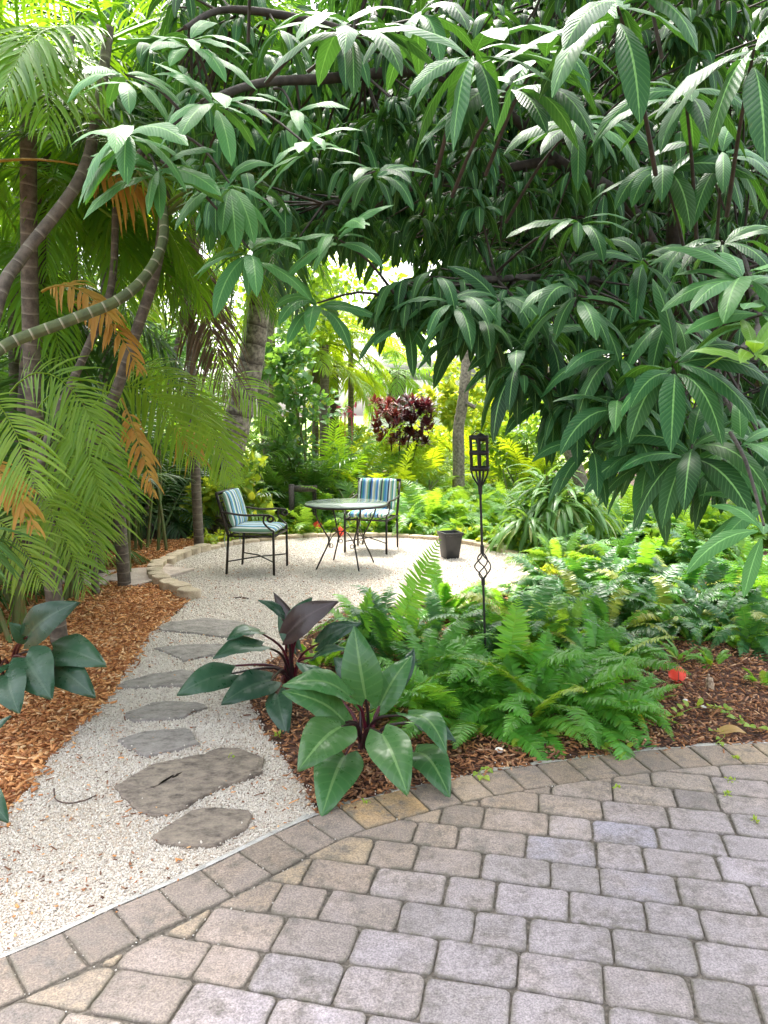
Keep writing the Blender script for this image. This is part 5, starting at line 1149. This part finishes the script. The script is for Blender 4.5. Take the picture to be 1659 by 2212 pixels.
# ---------------------------------------------------------------- chairs
def stripes():
    m,N,L,b=mat('striped_cushion')
    at=N.new('ShaderNodeAttribute'); at.attribute_name='tint'; sp=N.new('ShaderNodeSeparateColor'); L.new(at.outputs['Color'],sp.inputs[0])
    seq=['G','W','N','T','B','b','W','g','T','N','B','W','y','b','B','W','G','N','g','T','B','b','N','W','g','T','W','G']
    cm={'W':(.72,.76,.72),'B':(.06,.2,.5),'b':(.2,.42,.6),'N':(.02,.035,.07),'T':(.06,.3,.3),'G':(.2,.38,.27),'g':(.36,.46,.28),'y':(.55,.56,.34)}
    stops=[(i/28,cm[c]) for i,c in enumerate(seq)]
    c=ramp_(N,L,sp.outputs[0],stops,'CONSTANT'); L.new(c,b.inputs['Base Color']); b.inputs['Roughness'].default_value=.85
    g=N.new('ShaderNodeNewGeometry'); bump_(N,L,noise_(N,L,25,3,g.outputs['Position']),.35,.02,b)
    b.inputs['Sheen Weight'].default_value=.2
    return m
M['stripe']=stripes()
def cushion(mb,o,ex,ey,ez,w,d,t,flip=False):
    """puffy cushion: o corner-centre, ex across, ey along, ez thickness"""
    n=18;V=[];T=[]
    for sgn in (1,-1):
        for i in range(n+1):
            for j in range(n+1):
                u=i/n*2-1;v=j/n*2-1
                pu=(1-abs(u)**6);pv=(1-abs(v)**6); th=(pu*pv)**.45*(1-.12*(u*u+v*v)/2)
                th+= .10*math.sin(v*5.5+u*1.3)*pu*pv*.6
                ro=1-.04*(abs(u*v))**4
                p=o+ex*(u*w/2*ro)+ey*(v*d/2*ro)+ez*(sgn*t/2*max(th,.12))
                V.append(tuple(p)); T.append(((u+1)/2*.98+.01,0,0,1))
    m=(n+1)*(n+1)
    F1=[(i*(n+1)+j,(i+1)*(n+1)+j,(i+1)*(n+1)+j+1,i*(n+1)+j+1) for i in range(n) for j in range(n)]
    F2=[tuple(m+x for x in f[::-1]) for f in F1]
    rim=[i*(n+1) for i in range(n+1)]+[n*(n+1)+j for j in range(1,n+1)]+[i*(n+1)+n for i in range(n-1,-1,-1)]+[j for j in range(n-1,0,-1)]
    F3=[(rim[k],m+rim[k],m+rim[(k+1)%len(rim)],rim[(k+1)%len(rim)]) for k in range(len(rim))]
    mb.add(np.array(V),F1+F2+F3,None,np.array(T,float))
def bar(mb,a,b,w,h=None):
    a=Vector(a);b=Vector(b);t=(b-a).normalized(); up=Vector((0,0,1)) if abs(t.z)<.9 else Vector((0,1,0)); s=t.cross(up).normalized();u=s.cross(t); h=h or w
    V=[tuple(p+s*(sx*w/2)+u*(su*h/2)) for p in (a,b) for sx,su in ((-1,-1),(1,-1),(1,1),(-1,1))]
    mb.poly(V,[[0,1,5,4],[1,2,6,5],[2,3,7,6],[3,0,4,7],[3,2,1,0],[4,5,6,7]])
def make_chair(c,rz,label,W_=.50,D_=.46,SH=.40,BH=.80):
    """local +x is the seat's front, y across"""
    root=empty('garden_chair',(c[0],c[1],.012),label,'chair','striped cushion chairs at the glass table',rz)
    def nm(mb,name,m,par=root,sm=True): return mb.build(name,m,par,(0,0,0),sm)
    hw=W_/2; hd=D_/2; AH=SH+.2
    for sx in (-1,1):
        for sy in (-1,1):
            mb=MB()
            if sx>0: bar(mb,(hd,sy*hw,0),(hd,sy*hw,SH+.03),.02)
            else: bar(mb,(-hd-.03,sy*hw,0),(-hd,sy*hw,SH),.02)
            nm(mb,'leg',M['bronze'],root,False)
    mb=MB()
    for s in (-1,1): bar(mb,(-hd,s*hw,SH-.011),(hd-.011,s*hw,SH-.011),.018)
    bar(mb,(hd,-hw+.011,SH-.011),(hd,hw-.011,SH-.011),.018); bar(mb,(-hd,-hw+.011,SH-.011),(-hd,hw-.011,SH-.011),.018)
    for k in range(5): bar(mb,(-hd+.01,-hw+.09+k*.08,SH-.008),(hd-.01,-hw+.09+k*.08,SH-.008),.012,.004)
    nm(mb,'seat_frame',M['bronze'],root,False)
    mb=MB(); z=.13; tube(mb,[(-hd-.02,-hw,z),(0,0,z+.012),(hd,hw,z)],.007,7); tube(mb,[(-hd-.02,hw,z+.002),(0,0,z+.026),(hd,-hw,z+.002)],.007,7)
    nm(mb,'cross_stretcher',M['bronze'])
    tip=.11
    mb=MB()
    for s in (-1,1): bar(mb,(-hd,s*hw,SH),(-hd-tip,s*hw*1.02,BH),.024)
    bar(mb,(-hd-tip,-hw*1.02-.012,BH+.008),(-hd-tip,hw*1.02+.012,BH+.008),.024,.03); bar(mb,(-hd-tip*.82,-hw,BH-.085),(-hd-tip*.82,hw,BH-.085),.014)
    for k in range(5): bar(mb,(-hd-.002,-hw*.7+k*hw*.35,SH),(-hd-tip*.82,-hw*.7+k*hw*.35,BH-.09),.01)
    for s in (-1,1):
        sc=[Vector((-hd-tip*.92,s*(hw*.55+(.05-.012*t/PI)*math.cos(t)*1.6),BH-.04+(.024-.005*t/PI)*math.sin(t))) for t in np.linspace(0,2.6*PI,16)]
        tube(mb,sc,.004,5)
    nm(mb,'back_frame',M['bronze'],root,False)
    for s in (-1,1):
        mb=MB(); y=s*(hw+.012)
        pts=[(-hd-tip*.55,y,AH+.03),(-hd*.3,y,AH+.0),(hd*.55,y,AH+.005),(hd*.95,y,AH-.005),(hd*1.02,y,AH-.04),(hd*.86,y,AH-.06),(hd*.76,y,AH-.03),(hd*.88,y,AH-.015)]
        tube(mb,smoothpts(pts,5),.011,7)
        tube(mb,smoothpts([(hd*.62,y,AH),(hd*.6,y,AH-.07),(hd*.85,y,SH+.07),(hd,y-s*.012,SH+.045),(hd,y-s*.012,SH+.02)],5),.010,7)
        nm(mb,'armrest',M['bronze'])
    mb=MB(); cushion(mb,Vector((.0,0,SH+.045)),Vector((0,1,0)),Vector((1,0,0)),Vector((0,0,1)),W_-.03,D_+.02,.08); nm(mb,'seat_cushion',M['stripe'])
    bd=Vector((-tip,0,BH-SH)).normalized(); bn=Vector((bd.z,0,-bd.x)); o=Vector((-hd+.005,0,SH+.06))+bd*.185+bn*.04
    mb=MB(); cushion(mb,o,Vector((0,1,0)),bd,bn,W_-.03,.37,.075); nm(mb,'back_cushion',M['stripe'])
    mb=MB()
    for s in (-1,1): tube(mb,smoothpts([(-hd-.03,s*hw*.9,SH+.02),(-hd-.05,s*hw*.92,SH-.06),(-hd-.03,s*hw*.88,SH-.16)],4),.004,5)
    nm(mb,'cushion_tie',M['tie'])
    return root
M['tie']=simple('cushion_tie',(.6,.7,.68),.8)
lf4=[G(497,1243.5),G(591,1247),G(528,1222),G(622,1224)]
cL=sum(lf4,Vector())/4; fd=((lf4[1]-lf4[0])+(lf4[3]-lf4[2])).normalized()
make_chair(cL,math.atan2(fd.y,fd.x),'iron garden chair with striped cushions on the left, facing the table')
rf4=[G(742,1197),G(835,1201),G(780,1181),G(852,1185)]
cR=sum(rf4,Vector())/4; fd=((rf4[0]-rf4[2])+(rf4[1]-rf4[3])).normalized()
print('CHAIRS',cL,(lf4[1]-lf4[0]).length,(lf4[2]-lf4[0]).length,cR,(rf4[1]-rf4[0]).length,(rf4[2]-rf4[0]).length,math.degrees(math.atan2(fd.y,fd.x)))
make_chair(cR,math.atan2(fd.y,fd.x),'iron garden chair with striped cushions behind the right side of the table')
# low weathered wooden bench end behind the table
c=P(640,1065,10.6); b=Vector((c.x,10.6,0)); root=empty('wooden_bench',b,'dark weathered low wooden bench end in the plants left behind the table','bench')
mb=MB(); zt_=P(640,1050,10.6).z; boxes(mb,c.x-.06,c.x+.28,10.5,10.75,zt_-.07,zt_+.0); mb.build('seat_plank',M['wood'],root,b,False)
mb=MB(); boxes(mb,c.x-.09,c.x-.02,10.47,10.56,0,zt_+.03); mb.build('leg',M['wood'],root,b,False)
mb=MB(); boxes(mb,c.x+.22,c.x+.27,10.6,10.7,0,zt_-.072); mb.build('leg',M['wood'],root,b,False)
print('VERTS',sum(len(m.vertices) for m in bpy.data.meshes))
